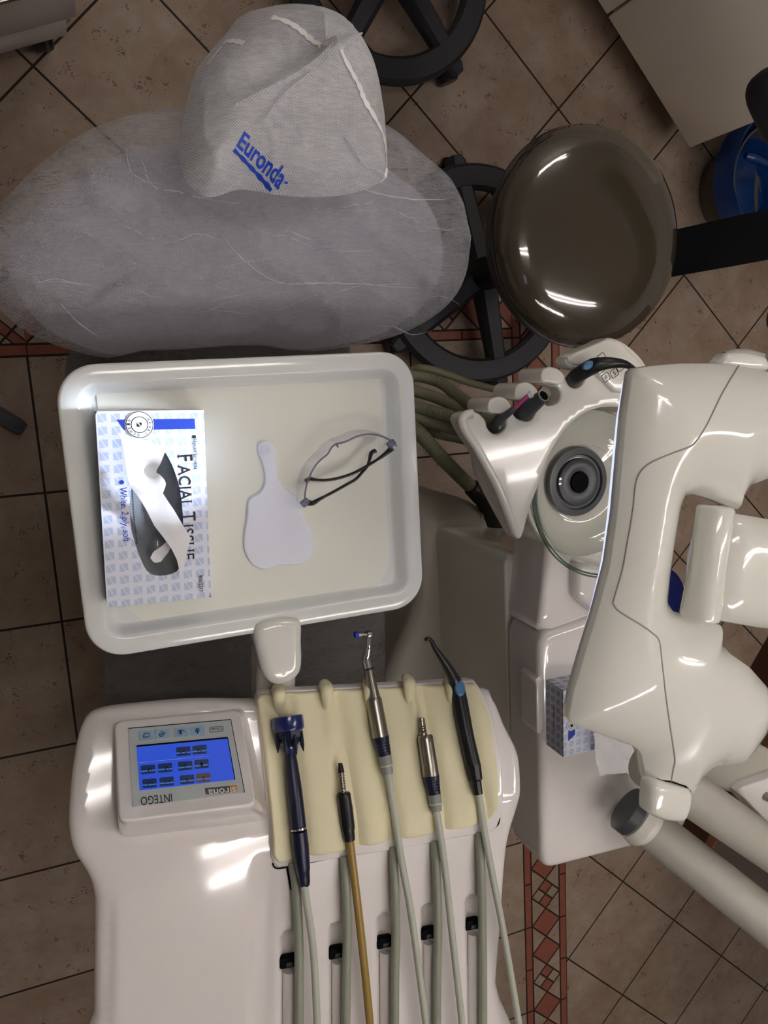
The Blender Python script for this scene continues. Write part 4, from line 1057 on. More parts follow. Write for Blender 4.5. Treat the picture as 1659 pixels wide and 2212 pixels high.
for (cx, cy), sy in KEYS:
    k_ = quadslab(sq(cx, cy, 160, 96, .0020), SN, .0004, 'skey' if sy == 'S' else 'dkey', 'display_key', console, .0018)
    quadslab(sq(cx, cy + 16, 156, 16, .0026), SN, .0001, 'dkeyl', 'key_sheen', k_)
    if sy in '210S': stext(sy, (cx + 12, cy - 18), (cx - 14, cy - 15), .0052, 'ink', k_, .0030)
    elif sy == 'E': stroke([(765, 432), (785, 455), (812, 460), (842, 448), (855, 425)], .0004, 'ink', k_, lift=.003); stroke([(795, 440), (810, 428), (825, 438)], .0004, 'ink', k_, lift=.003)
    elif sy == 'F': stroke([(965, 405), (975, 435), (990, 440), (1015, 425), (1010, 405)], .0004, 'ink', k_, lift=.003); stroke([(980, 410), (1000, 425)], .0004, 'ink', k_, lift=.003)
    else:
        s_ = 1 if sy in 'ac' else -1
        stroke([(cx + 42, cy + 8), (cx + 18, cy - 14)], .0004, 'ink', k_, lift=.003); stroke([(cx, cy - 12), (cx + (8 if sy in 'ab' else -22), cy + 22)], .0005, 'ink', k_, lift=.003)
stroke([(300, 560), (700, 520), (1070, 483), (1105, 492), (1120, 520), (1130, 560), (1150, 760)], .0003, 'key', console, 'display_rule', .0022)
# black clips and white guides in the channels
for i, ((x, y), (gx, gy)) in enumerate(zip([(622, 2073), (727, 2053), (830, 2031), (924, 2012), (1020, 1992)], [(626, 2400), (735, 2400), (838, 2400), (928, 2400), (1026, 2400)])):
    a = con(x + 2, y + 8, -.002); b = con(gx, gy, -.002)
    c = con(x, y + 2, -.004)
    MB().box(c, .022, .016, .010, ua, .002).build('hose_clip', 'void', console)
    hk = MB().box(con(x + 3, y + 10, .001), .009, .007, .004, ua, .001).build('clip_hook', 'matte', console)
    MB().tube([con(x + 4, y + 22, -.007), b - Vector((0, 0, .005))], .0095, 16).build('hose_guide', 'white', console)
for pts in ([(631, 1862), (640, 1920), (645, 2020), (646, 2110), (645, 2300)], [(742, 1848), (747, 1910), (750, 2020), (748, 2120), (746, 2300)], [(848, 1828), (852, 1900), (855, 2010), (853, 2110), (852, 2300)], [(938, 1815), (943, 1890), (946, 2010), (944, 2110), (943, 2300)], [(1034, 1796), (1039, 1880), (1042, 2000), (1043, 2110), (1043, 2300)]):
    P_ = cr([con(x, y, .002 if i == 0 else .011) for i, (x, y) in enumerate(pts)], 8)
    MB().tube(P_, .0062, 16).build('supply_hose', 'hosed', console)
# under body and arm
MB().box(kpx(-.02, .3) + Vector((0, 0, -.09)), .34, .3, .08, ua, .02).build('under_body', 'white', console)
MB().tube([kpx(-.02, .3) + Vector((0, 0, -.12)), kpx(-.02, .62) + Vector((0, 0, -.14)), kpx(.3, .85) + Vector((0, 0, -.16))], .045, 20).build('support_arm', 'armgrey', console)

# arm that carries the tray
cap = pxo([(553, 1350), (642, 1336), (651, 1390), (651, 1440), (640, 1462), (618, 1476), (592, 1478), (572, 1462), (560, 1430)], .932, 5)
plate(cap, rnd(.940, .012), const(.905), .006, rr(.012)).build('tray_arm_cap', 'lampw', console)
nk = pxo([(552, 1395), (636, 1395), (634, 1500), (628, 1600), (560, 1600), (550, 1500)], .87)
plate(rpoly([(p.x, p.y) for p in nk], .006), rnd(.885, .008), const(.845), .01, rr(.008)).build('tray_arm', 'armgrey', console)

# ================================================================== instruments on the console
HI = .020
def chain(px, h=HI, n=6):
    return cr([con(x, y, h if len(r_) == 0 else r_[0]) for x, y, *r_ in px], n)
def seg_path(a, b, n=12, h=HI, h2=None):
    A = con(*a, h); B = con(*b, h if h2 is None else h2); return [A.lerp(B, i / n) for i in range(n + 1)]
def pr(pxw):   # half pixel width to metres near the console
    return pxw * .9 / FL
def hose(pts, r, mat, parent, h=.016):
    P_ = cr([con(x, y, h + (.004 if y > 1900 else 0)) for x, y in pts], 8); return MB().tube(P_, r, 16).build('hose', mat, parent)
# 1 polishing light with fan shaped head
t = thing('curing_light', 'navy blue handpiece with wide toothed head, leftmost instrument on the console', 'dental instrument', con(640, 1760, HI))
p = seg_path((627, 1628), (645, 1788), 20, .022); MB().tube(p, rads(p, [(0, pr(13)), (.1, pr(15)), (.5, pr(18.5)), (1, pr(18.5))]), 22).build('handle', 'navy', t)
p = seg_path((645, 1789), (645.5, 1793), 2, .022); MB().tube(p, pr(18.8), 22).build('ring', 'chrome', t)
p = seg_path((645.5, 1793), (658, 1912), 24, .022); MB().tube(p, rads(p, [(0, pr(19)), (.3, pr(20)), (.72, pr(17)), (.76, pr(15.5)), (.97, pr(13.5)), (1, pr(12))]), 22).build('grip_end', 'navy', t)
p = seg_path((623, 1600), (628, 1630), 8, .022); MB().tube(p, rads(p, [(0, pr(26)), (.5, pr(16)), (1, pr(12))]), 20).build('neck', 'navycap', t)
ax0 = con(620, 1546, .026); ax1 = con(626, 1604, .026); axd = (ax1 - ax0).normalized(); Lh = (ax1 - ax0).length
MB().lathe([(0, pr(30)), (.001, pr(38)), (.016, pr(39)), (.019, pr(36)), (.020, pr(20))], ax0, axd, 36).build('head_disc', 'navycap', t)
hd = MB().lathe([(.0, pr(33)), (.6 * (Lh - .019), pr(31)), (Lh - .015, pr(20))], ax0 + axd * .019, axd, 8).build('head_body', 'navy', t, ang=20)
sd = axd.cross(Vector((0, 0, 1))).normalized()
for k in range(8):
    a = 2 * PI * k / 8 + .2; rad = sd * math.cos(a) + Vector((0, 0, 1)) * math.sin(a)
    a0 = ax0 + axd * .018 + rad * pr(32); a1 = ax0 + axd * .034 + rad * pr(31); a2 = ax0 + axd * .043 + rad * pr(33)
    MB().tube([a0, a1, a2], [.0022, .003, .0006], 8).build('prong', 'navy', t)
hose([(657, 1908), (661, 1940), (677, 2056), (685, 2212), (688, 2330)], pr(9), 'hose', t, .02)
# 2 bare coupling with tan hose
t = thing('hose_coupling', 'black coupling with bare ribbed tip and tan hose, second from left', 'dental instrument', con(745, 1765, .016))
p = seg_path((735, 1648), (737, 1668), 6, .018); MB().tube(p, rads(p, [(0, pr(5)), (1, pr(8))]), 16).build('nozzle', 'black', t)
p = seg_path((737, 1668), (742, 1714), 40, .018); MB().tube(p, [pr(6.2 + 1.8 * (math.sin(i * 1.25) > .2)) for i in range(41)], 16).build('ribbed_stem', 'steel', t)
p = seg_path((742, 1712), (755, 1816), 30, .018); MB().tube(p, rads(p, [(0, pr(14)), (.01, pr(17)), (.28, pr(17.5)), (.29, pr(16.5)), (.3, pr(18)), (.76, pr(17)), (.78, pr(15)), (.97, pr(14)), (1, pr(13))]), 22).build('body', 'black', t)
hose([(755, 1812), (760, 1850), (780, 2022), (799, 2212), (806, 2330)], pr(10), 'tan', t, .016)
# 3 + 4 motors
def motor(t, a, b, c, d, e, hosepts, scale=1.0):
    p = seg_path(a, b, 24, .022); MB().tube(p, rads(p, [(0, pr(17)), (.02, pr(20)), (.8, pr(21)), (1, pr(21))]), 26).build('motor_sleeve', 'steel', t)
    p = seg_path(b, c, 20, .022); bl = MB().tube(p, [pr(21.5 - 1.2 * (i / 20) * 4 - (.9 if 3 < i < 16 and i % 3 == 0 else 0)) for i in range(21)], 24).build('blue_grip', 'navy', t)
    p = seg_path(c, d, 10, .020); MB().tube(p, rads(p, [(0, pr(17)), (.5, pr(16)), (.52, pr(15)), (1, pr(14))]), 22).build('boot', 'boot', t)
    p = seg_path(((c[0] + d[0]) / 2, (c[1] + d[1]) / 2), ((c[0] + d[0]) / 2 + .7, (c[1] + d[1]) / 2 + 4), 2, .020); MB().tube(p, pr(17), 22).build('boot_ring', 'hose', t)
    hose(hosepts, pr(9), 'hose', t, .018)
t = thing('contra_angle_handpiece', 'steel motor handpiece with angled head and blue brush, middle of the console', 'dental instrument', con(820, 1580, HI))
motor(t, (807, 1507), (822, 1592), (831, 1632), (838, 1672), None, [(838, 1668), (866, 1850), (890, 1987), (920, 2212), (932, 2330)])
p = seg_path((796, 1444), (807, 1508), 16, .022); MB().tube(p, rads(p, [(0, pr(12)), (.4, pr(13)), (1, pr(17.5))]), 24).build('contra_body', 'steel', t)
p = seg_path((795.5, 1441), (796, 1445), 2, .022); MB().tube(p, pr(12.6), 22).build('blue_ring', 'navy', t)
p = cr([con(795, 1442, .022), con(791, 1424, .023), con(793, 1413, .025)], 6); MB().tube(p, rads(p, [(0, pr(12)), (.5, pr(11)), (1, pr(8.5))]), 22).build('bend', 'chrome', t)
p = cr([con(794, 1416, .025), con(796, 1400, .028), con(797, 1388, .030), con(798, 1368, .034)], 6); MB().tube(p, rads(p, [(0, pr(8.5)), (.35, pr(7)), (.4, pr(6.2)), (.85, pr(6.5)), (1, pr(7))]), 18).build('neck', 'chrome', t)
hc_ = con(797, 1370, .034); MB().box(hc_, .0085, .0085, .010, ua, .002).build('head', 'chrome', t)
p = [hc_, hc_ - KU * .006, hc_ - KU * .0065, hc_ - KU * .012]; MB().tube(p, [.0034, .003, .0022, .0022], 14).build('shank', 'steel', t)
p = [hc_ - KU * .011, hc_ - KU * .0155]; MB().tube(p, [.0036, .0042], 14).build('cup_holder', 'chrome', t)
p = [hc_ - KU * .0150, hc_ - KU * .0205]; MB().tube(p, [.0040, .0046], 14).build('brush', 'blue', t)
t = thing('motor_handpiece', 'steel motor handpiece with bare slotted stub and grey boot, fourth from left', 'dental instrument', con(925, 1650, HI))
motor(t, (918, 1588), (931, 1676), (938, 1716), (943, 1752), None, [(942, 1748), (958, 1850), (977, 2022), (998, 2212), (1006, 2330)])
p = seg_path((910, 1549), (915, 1590), 30, .022); MB().tube(p, [pr(8.3 + (1.6 if i in (15, 18, 22) else 0) + (1.2 if i > 24 else 0)) if i > 1 else pr(5.5) for i in range(31)], 18).build('slotted_stub', 'steel', t)
# 5 syringe
t = thing('air_water_syringe', 'black air water syringe with hooked tip and blue button, rightmost on the console', 'dental instrument', con(1010, 1600, HI))
p = chain([(918, 1383, .046), (925, 1379, .048), (933, 1386, .046), (940, 1400, .042), (965, 1437, .034), (980, 1465, .027)], n=8)
MB().tube(p, rads(p, [(0, pr(4)), (.08, pr(5)), (.2, pr(6)), (.5, pr(9)), (1, pr(16))]), 20).build('nozzle', 'black', t)
p = chain([(980, 1464, .027), (988, 1490, .024), (997, 1535, .022), (1008, 1592, .022), (1022, 1652, .022)], n=8)
MB().tube(p, rads(p, [(0, pr(16)), (.12, pr(20)), (.3, pr(21)), (.7, pr(20)), (1, pr(20))]), 24).build('handle', 'black', t)
p = seg_path((1022, 1652), (1033, 1716), 16, .021); MB().tube(p, rads(p, [(0, pr(20.5)), (.5, pr(18)), (.56, pr(14)), (1, pr(12.5))]), 10).build('collar', 'black', t, ang=20)
bc_ = con(994, 1487, .022 + .0126); dv = (con(997, 1512, .03) - con(989, 1462, .03)).normalized(); sv_ = dv.cross(Vector((0, 0, 1)))
rg = []
for k, s in ((-.004, 1), (.0, 1), (.0012, .85), (.0014, .5), (.0008, .1)):
    rg.append([bc_ + dv * (.0120 * s * math.cos(a)) + sv_ * (.0078 * s * math.sin(a)) + Vector((0, 0, k)) for a in np.linspace(0, 2 * PI, 29)[:-1]])
MB().loft(rg).build('button', 'btn', t)
hose([(1033, 1712), (1056, 1850), (1086, 2005), (1121, 2212), (1136, 2330)], pr(9), 'hose', t, .018)

# ================================================================== water unit and spittoon
ZU = .80
unit = thing('water_unit', 'white cabinet of the dental unit carrying the glass spittoon bowl', 'dental unit', at(1300, 1600, .4))
top2 = rpoly([(p.x, p.y) if True else 0 for p in [at(1165, 1370, ZU), at(1345, 1310, ZU), at(1470, 1340, ZU), at(1490, 1790, ZU), at(1395, 1826, ZU), at(1172, 1884, ZU)]], .03, 8)
top2 = [Vector((x, y, 0)) for x, y in top2]
plate(top2, rnd(ZU, .014), const(ZU - .1), .012, rr(.014)).build('lower_cover', 'white', unit)
def skirt(pts, z0, z1, dxy, name, mat):
    a = [at(x, y, z1) for x, y in pts]; m_ = Vector((sum(p.x for p in a), sum(p.y for p in a), 0)) / len(a)
    O = rpoly([(p.x, p.y) for p in a], dxy); return plate([Vector((x, y, 0)) for x, y in O], const(z1), const(z0), .03).build(name, mat, unit, smooth=False)
sk = skirt([(1160, 1385), (1345, 1320), (1460, 1350), (1480, 1780), (1395, 1816), (1170, 1874)], .705, ZU - .02, .012, 'lower_side', 'grey')  # same white shell as the top; its side shade is put in as grey
# groove lines and inset panel on the left side wall
sw0 = at(1160, 1385, ZU - .02); sw1 = at(1170, 1874, ZU - .02)
def sidep(f, z, off=.0015):
    p = sw0.lerp(sw1, f); dn_ = (sw1 - sw0).normalized(); n_ = Vector((dn_.y, -dn_.x, 0)); n_ = n_ if n_.x < 0 else -n_
    p = p + n_ * off; p.z = z; return p
MB().tube([sidep(.33, ZU - .03), sidep(.33, .715)], .0012, 6).build('side_groove', 'dgrey', unit)
m = MB(); m.tube([sidep(.37, .76), sidep(.80, .76), sidep(.80, .712), sidep(.37, .712), sidep(.37, .76)], .0007, 6); m.build('inset_panel', 'grey', unit)
hin_ = pxo([(1158, 1462), (1172, 1462), (1174, 1590), (1160, 1585)], ZU); plate(rpoly([(p.x, p.y) for p in hin_], .004), rnd(ZU + .001, .003), const(ZU - .05), .01, rr(.003)).build('hinge_cover', 'white', unit)
# upper pod
up = rpoly([(p.x, p.y, r) for p, r in ((at(1160, 1380, .79), .02), (at(1182, 1170, .79), .03), (at(1195, 1010, .79), .08), (at(1270, 900, .79), .1), (at(1400, 880, .79), .1), (at(1425, 1000, .79), .06), (at(1425, 1290, .79), .02), (at(1345, 1306, .79), .02))], .03, 8)
up = [Vector((x, y, 0)) for x, y in up]
plate(up, rnd(.792, .012), const(.69), .014, rr(.012)).build('upper_cover', 'white', unit)
pod = pxo([(1240, 1210), (1262, 1215), (1330, 1230), (1400, 1240), (1400, 1330), (1290, 1330), (1240, 1290)], .805); plate(rpoly([(p.x, p.y) for p in pod], .02, 6), rnd(.815, .012), const(.78), .01, rr(.012)).build('cup_stand', 'white', unit)
usk = [at(1088, 1215, .70), at(1100, 1150, .70), at(1170, 1060, .70), at(1480, 1000, .70), at(1480, 1300, .70), at(1098, 1340, .70)]
usk = rpoly([(p.x, p.y) for p in usk], .02, 6)
lp = [at(1090, 1210, .69), at(1105, 1195, .69), at(1380, 1195, .69), at(1400, 1700, .69), at(1125, 1812, .69), at(1108, 1780, .69), at(1100, 1560, .69)]
plate(rpoly([(p.x, p.y) for p in lp], .02, 6), rnd(.69, .006), const(.40), .02, rr(.006)).build('lower_body', 'warm', unit)
# sloped left wall from the upper pod down to the lower body
w1 = [at(1195, 1010, .775), at(1185, 1120, .775), at(1172, 1250, .775), at(1160, 1385, .775)]
# spittoon
BC = Vector((.843, -.269, 0)); ZB = .893
sb = thing('spittoon_bowl', 'round clear glass spittoon bowl with dark drain, beside the lamp', 'bowl', BC + Vector((0, 0, ZB - .09)))
MB().lathe([(.0, .137), (.003, .1395), (.006, .139), (.006, .133), (.0, .129), (-.03, .118), (-.052, .098), (-.062, .080), (-.066, .062), (-.070, .062), (-.068, .084), (-.056, .104), (-.033, .124)], BC + Vector((0, 0, ZB)), (0, 0, 1), 72, cap=False).build('glass_bowl', 'glassrim', sb, ang=60)
MB().tube([BC + Vector((math.cos(a) * .1372, math.sin(a) * .1372, ZB + .003)) for a in np.linspace(0, 2 * PI, 97)], .0034, 12, cap=False).build('glass_rim', 'rimglass', sb)
MB().lathe([(-.012, .116), (-.006, .119), (-.002, .117), (-.018, .106), (-.03, .088), (-.036, .062), (-.046, .05), (-.055, .05), (-.09, .09), (-.09, .116)], BC + Vector((0, 0, ZB - .01 - .045)), (0, 0, 1), 64, cap=False).build('ceramic_dish', 'ceramic', sb, ang=50)
MB().lathe([(0, .057), (.004, .055), (.005, .046), (.001, .044), (.001, .040)], BC + Vector((0, 0, ZB - .086)), (0, 0, 1), 48).build('drain_ring', 'dgrey', sb)
MB().lathe([(0, .04), (.006, .038), (.009, .030), (.006, .018), (.001, .016)], BC + Vector((0, 0, ZB - .086)), (0, 0, 1), 48).build('drain_grate', 'dgrey', sb)
MB().lathe([(0, .0165), (.0085, .0165)], BC + Vector((0, 0, ZB - .086)), (0, 0, 1), 32).build('drain_hole', 'void', sb)
MB().lathe([(.0, .041), (.0075, .041), (.008, .037), (.0, .037)], BC + Vector((0, 0, ZB - .085)), (0, 0, 1), 48, cap=False).build('drain_rim', 'glassrim', sb)
# assistant holder
HP = [(1112, 1158), (1095, 1110), (1077, 1066), (1053, 1018), (1026, 970), (1004, 937), (991, 912), (992, 900), (1002, 892), (1020, 888), (1038, 895), (1050, 908), (1053, 922), (1062, 934), (1074, 938), (1087, 932), (1094, 920), (1092, 906), (1080, 898), (1062, 896), (1055, 882), (1058, 864), (1076, 856), (1096, 862), (1107, 880), (1110, 895), (1122, 906), (1138, 907), (1151, 898), (1154, 882), (1143, 870), (1124, 866), (1112, 852), (1115, 834), (1134, 825), (1153, 832), (1165, 850), (1176, 872), (1192, 876), (1208, 868), (1212, 850), (1203, 836), (1184, 832), (1169, 818), (1171, 800), (1189, 792), (1211, 799), (1224, 818), (1232, 834), (1246, 838), (1260, 830), (1264, 814), (1254, 800), (1234, 796), (1222, 784), (1226, 770), (1258, 754), (1292, 739), (1313, 730), (1338, 735), (1370, 757), (1398, 792), (1420, 860), (1380, 880), (1300, 880), (1240, 910), (1195, 970), (1168, 1040), (1145, 1100), (1128, 1160)]
ZH = .905
hpo = cr([at(x, y, ZH) for x, y in HP], 3, True)
hold = thing('assistant_holder', 'white instrument holder bracket with four notches beside the spittoon', 'instrument holder', at(1180, 950, ZH - .03))
plate(hpo, rnd(ZH, .004), const(ZH - .026), .008, rr(.004), ostep=.004).build('bracket', 'warm', hold)
fing = MB()
for pts in ([(1056, 890), (1056, 868), (1076, 857), (1096, 864), (1106, 884), (1094, 896), (1076, 894)], [(1113, 862), (1115, 835), (1134, 826), (1153, 833), (1164, 852), (1150, 864), (1130, 862)], [(1170, 826), (1171, 801), (1189, 793), (1210, 800), (1222, 818), (1208, 832), (1188, 828)]):
    fo = cr([at(x, y, ZH + .012) for x, y in pts], 4, True); fing = plate(fo, rnd(ZH + .013, .003), const(ZH - .05), .006, rr(.004), mb=fing, ostep=.004)
fing.build('divider', 'warm', hold)
kp = pxo([(1226, 782), (1228, 768), (1313, 731), (1340, 737), (1396, 795), (1410, 840), (1330, 850), (1280, 800)], ZH + .006)
plate(rpoly([(p.x, p.y) for p in kp], .008), rnd(ZH + .008, .005), const(ZH - .02), .01, rr(.005)).build('keypad_face', 'warm', hold)
er = cr([at(x, y, ZH + .003) for x, y in [(1112, 1150), (1080, 1064), (1056, 1016), (1030, 968), (1008, 935), (998, 912), (1004, 898), (1020, 893)]], 6)
MB().tube(er, .0065, 12).build('rolled_edge', 'warm', hold)
def pxo3(p, d): return at(p[0], p[1], ZH + .0085)
for (x, y), s in (((1300, 773), ''), ((1281, 786), ''), ((1297, 797), ''), ((1309, 815), '0'), ((1327, 806), 'S'), ((1340, 792), '')):
    c = at(x, y, ZH + .0085); a = .52; pts_ = [c + Vector((q[0] * math.cos(a) - q[1] * math.sin(a), q[0] * math.sin(a) + q[1] * math.cos(a), 0)) for q in rrect(.0125, .0115, .002, 3)]
    kk_ = MB().tube(pts_ + [pts_[0]], .0004, 6).build('printed_key', 'ink', hold)
    if s:
        X = Vector((math.cos(a), math.sin(a), 0)); Y = Vector((-X.y, X.x, 0)); lettering(s, c - X * .002 - Y * .003, X * .004, Y * .006, 'ink', kk_)
MB().tube(cr([at(1036, 980, ZH - .05), at(1042, 1015, ZH - .06), at(1076, 1085, ZH - .06), at(1110, 1145, ZH - .06)], 6), .013, 20).build('bracket_arm', 'white', hold)
# instruments in that holder
t = thing('saliva_ejector', 'grey saliva ejector grip with a pink tip, leftmost in the notched holder', 'dental instrument', at(1072, 918, ZH - .01))
a = at(1070, 922, ZH - .02); b = at(1084, 904, ZH + .012); c = at(1098, 893, ZH + .026); d = at(1112, 881, ZH + .03)
MB().tube(cr([a, b, c, d], 6), rads(cr([a, b, c, d], 6), [(0, .011), (.3, .0095), (.7, .0055), (1, .0042)]), 18).build('grip', 'dgrey', t)
MB().tube(cr([at(1110, 884, ZH + .03), at(1125, 869, ZH + .034), at(1141, 855, ZH + .038)], 6), .0030, 14).build('suction_tube', 'pink', t)
MB().lathe([(0, .003), (.002, .0046), (.006, .0048), (.007, .003)], at(1141, 856, ZH + .038), (.6, .5, .3), 18).build('tip', 'card', t)
MB().tube([at(1080, 918, ZH + .006), at(1079, 927, ZH + .008)], [.0022, .0014], 10).build('lever', 'grey', t)
t = thing('suction_handpiece', 'thick grey suction handpiece with open end, second in the notched holder', 'dental instrument', at(1135, 890, ZH - .01))
P_ = [at(1130, 896, ZH - .015), at(1142, 880, ZH + .008), at(1158, 868, ZH + .022), at(1174, 855, ZH + .036)]; P_ = cr(P_, 6)
MB().tube(P_, rads(P_, [(0, .0155), (.35, .0140), (.6, .0120), (1, .0088)]), 26).build('body', 'dgrey', t)
ed = (P_[-1] - P_[-3]).normalized()
MB().lathe([(-.001, .0088), (.0012, .0092), (.0012, .0074), (-.0005, .0070)], P_[-1], ed, 26, cap=False).build('rim', 'grey', t)
MB().lathe([(0, .0066), (.0008, .0066)], P_[-1], ed, 26).build('bore', 'void', t)
t = thing('assistant_syringe', 'black syringe with blue button resting in the holder beside the keypad', 'dental instrument', at(1240, 825, ZH - .01))
P_ = cr([at(1234, 826, ZH - .01), at(1246, 812, ZH + .012), at(1268, 798, ZH + .024), at(1290, 788, ZH + .036), at(1320, 784, ZH + .044), at(1350, 787, ZH + .046), at(1374, 800, ZH + .04)], 6)
MB().tube(P_, rads(P_, [(0, .0105), (.2, .0112), (.42, .0115), (.5, .0095), (.75, .006), (1, .003)]), 20).build('body', 'black', t)
bc_ = at(1272, 789, ZH + .040); rg = []
for k, s in ((-.005, 1), (0, 1), (.001, .7), (.0012, .1)): rg.append([bc_ + Vector((.009 * s * math.cos(a) * .8 - .004 * s * math.sin(a), .009 * s * math.cos(a) * .5 + .004 * s * math.sin(a), k)) for a in np.linspace(0, 2 * PI, 25)[:-1]])
MB().loft(rg).build('button', 'btn', t)

# ---- olive hoses running under the tray to the unit
def zpath(pts, n=8): return cr([at(x, y, z) for x, y, z in pts], n)
HZ = [('smooth thin olive hose, topmost of the bundle below the stool ring', [(840, 830, .25), (890, 800, .28), (918, 795, .3), (960, 806, .3), (1020, 828, .32), (1110, 850, .36), (1180, 860, .4), (1240, 900, .45)], .008, 0),
      ('ribbed olive hose arching down from behind the tray to the holder', [(850, 812, .3), (900, 812, .3), (950, 826, .33), (985, 852, .38), (1020, 876, .45), (1050, 900, .5), (1090, 940, .6)], .0125, 1),
      ('dark olive hose in the middle of the bundle beside the tray', [(840, 835, .3), (900, 846, .32), (950, 862, .36), (1000, 886, .42), (1060, 910, .5), (1100, 960, .55)], .0125, 0),
      ('ribbed olive hose in the bundle just above the smooth pale one', [(840, 870, .32), (900, 880, .34), (950, 892, .38), (1000, 904, .42), (1060, 930, .48), (1110, 980, .55)], .013, 1),
      ('smooth pale olive hose that curves behind the notched holder', [(840, 895, .3), (900, 902, .34), (960, 920, .36), (1010, 936, .4), (1070, 960, .46), (1110, 1010, .55)], .0135, 0),
      ('ribbed grey olive hose, lowest of the curved bundle beside the tray', [(840, 905, .3), (900, 922, .3), (950, 938, .32), (1010, 952, .35), (1070, 980, .4), (1110, 1040, .5)], .011, 1)]
for lab, pts, r, rib in HZ:
    P_ = zpath(pts, 26 if rib else 8); rs = [r * (1 + .05 * math.sin(i * 2.1)) if rib else r for i in range(len(P_))]
    tag(MB().tube(P_, rs, 16).build('hose', 'green' , None), lab, 'hose', 'olive hoses beside the tray')
sh = thing('suction_hose', 'thick straight ribbed olive suction hose with black elbow below the holder', 'hose', at(1000, 1010, .33))
P_ = zpath([(840, 885, .36), (900, 930, .36), (960, 995, .36), (1028, 1062, .37)], 40)
MB().tube(P_, [.0155 * (1 + .045 * math.sin(i * 1.9)) for i in range(len(P_))], 18).build('ribbed_hose', 'green', sh)
P_ = zpath([(1018, 1052, .37), (1030, 1064, .37), (1046, 1082, .38), (1062, 1102, .39), (1066, 1128, .38)], 8)
MB().tube(P_, rads(P_, [(0, .019), (.3, .02), (.34, .0185), (.6, .024), (1, .034)]), 22).build('elbow', 'black', sh)
MB().lathe([(0, .045), (.012, .042)], at(1062, 1138, .385), (0, 0, 1), 30).build('socket', 'grey', sh)

# ---- second tissue box on the unit
ZT2 = ZU + .051
q5 = [at(1217, 1468, ZT2), at(1217, 1636, ZT2)]
vv5 = (q5[0] - q5[1]); vv5.z = 0; L5 = .1172; vv5.normalize(); uu5 = Vector((vv5.y, -vv5.x, 0))
if uu5.x < 0: uu5 = -uu5
C5 = q5[1] + vv5 * L5 / 2 + uu5 * .11; C5.z = 0
ax_u = vv5; t5 = thing('tissue_box', 'white and grey tissue box on the dental unit, half under the lamp', 'tissue box', (C5.x, C5.y, ZU), 'tissue boxes')
def P5(a, b, z): return Vector((C5.x, C5.y, 0)) + uu5 * a + vv5 * b + Vector((0, 0, z))
def uv5(co):
    r = Vector((co.x - C5.x, co.y - C5.y, 0)); return (r.dot(vv5) + .2, r.dot(uu5) + .2)
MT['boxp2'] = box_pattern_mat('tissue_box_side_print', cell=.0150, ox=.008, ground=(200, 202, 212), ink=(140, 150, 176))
c4 = [(-.11, -L5 / 2), (.11, -L5 / 2), (.11, L5 / 2), (-.11, L5 / 2)]
tp5 = ZT2
MB().loft([[P5(a, b, tp5 - .0008) for a, b in c4], [P5(a, b, tp5) for a, b in c4]]).build('box_top', 'boxp', t5, smooth=False, uvs=uv5)
def uv6(co):
    r = Vector((co.x - C5.x, co.y - C5.y, 0)); a = r.dot(uu5); b = r.dot(vv5)
    return (co.z + .2, (b if a < -.1 else a + .1) + .2)
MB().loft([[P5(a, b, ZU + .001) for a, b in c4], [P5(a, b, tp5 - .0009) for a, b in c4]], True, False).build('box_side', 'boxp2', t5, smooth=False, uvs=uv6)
def b5(px, py, l): return ray_plane(px, py, Vector((0, 0, ZT2 + l)), Vector((0, 0, 1)))
def flat5(pts, mat, name, l=.0003):
    r = [b5(x, y, l) for x, y in pts]; MB().loft([r, [p + Vector((0, 0, .0003)) for p in r]]).build(name, mat, t5, smooth=False)
def z2(cx, cy): return (1140 + .1808 * cx, 1320 + .1808 * cy)
flat5([z2(492, 905), z2(590, 890), z2(560, 1120), z2(488, 1130)], 'bluep', 'blue_band'); flat5([z2(487, 1420), z2(563, 1410), z2(565, 1475), z2(484, 1552)], 'bluep', 'blue_band')
c = b5(*z2(520, 1365), .0006)
for r, mt, l in ((.0098, 'whitep', 0), (.0093, 'ink', .0002), (.0087, 'whitep', .0004), (.0058, 'ink', .0006), (.0052, 'whitep', .0008)):
    MB().lathe([(0, r), (.0002, r)], c + Vector((0, 0, l)), (0, 0, 1), 32).build('seal_ring', mt, t5, smooth=False)
MB().box(c + Vector((0, 0, .0012)), .005, .005, .0003, .3).build('seal_square', 'ink', t5, smooth=False)
n5 = -uu5
lettering('HENRY SCHEIN', P5(-.1105, L5 / 2 - .038, ZU + .022), -vv5 * .045, Vector((0, 0, .0055)), 'ink', t5, lift=.0004)
# tissue hanging from it
hp = [z2(760, 1440), z2(900, 1460), z2(1190, 1600), z2(1240, 1700), z2(1290, 1890), z2(1190, 1915), z2(840, 1960), z2(815, 1800)]
def tz5(x, y, d): return ZT2 + .018 + .006 * noise.noise(Vector((x * 40 + y * 30, x * 6, 2))) + .002 * noise.noise(Vector((x * 150, y * 150, 2)))
hpo_ = [b5(x, y, .015) for x, y in hp]
ts5 = plate(hpo_, tz5, lambda x, y, d: tz5(x, y, d) - .0007, .004).build('tissue_sheet', 'tissue', None)
tag(ts5, 'soft white tissue sheet trailing from the box under the lamp', 'tissue')
hp = [z2(1100, 1560), z2(1210, 1590), z2(1350, 1650), z2(1380, 1780), z2(1420, 2000), z2(1280, 1990), z2(1180, 1940)]
hpo_ = [b5(x, y, -.03) for x, y in hp]
plate(hpo_, lambda x, y, d: ZT2 - .03 + .005 * noise.noise(Vector((x * 40, y * 40, 2))), lambda x, y, d: ZT2 - .031 + .005 * noise.noise(Vector((x * 40, y * 40, 2))), .006).build('inner_tissue', 'tissue', ts5)

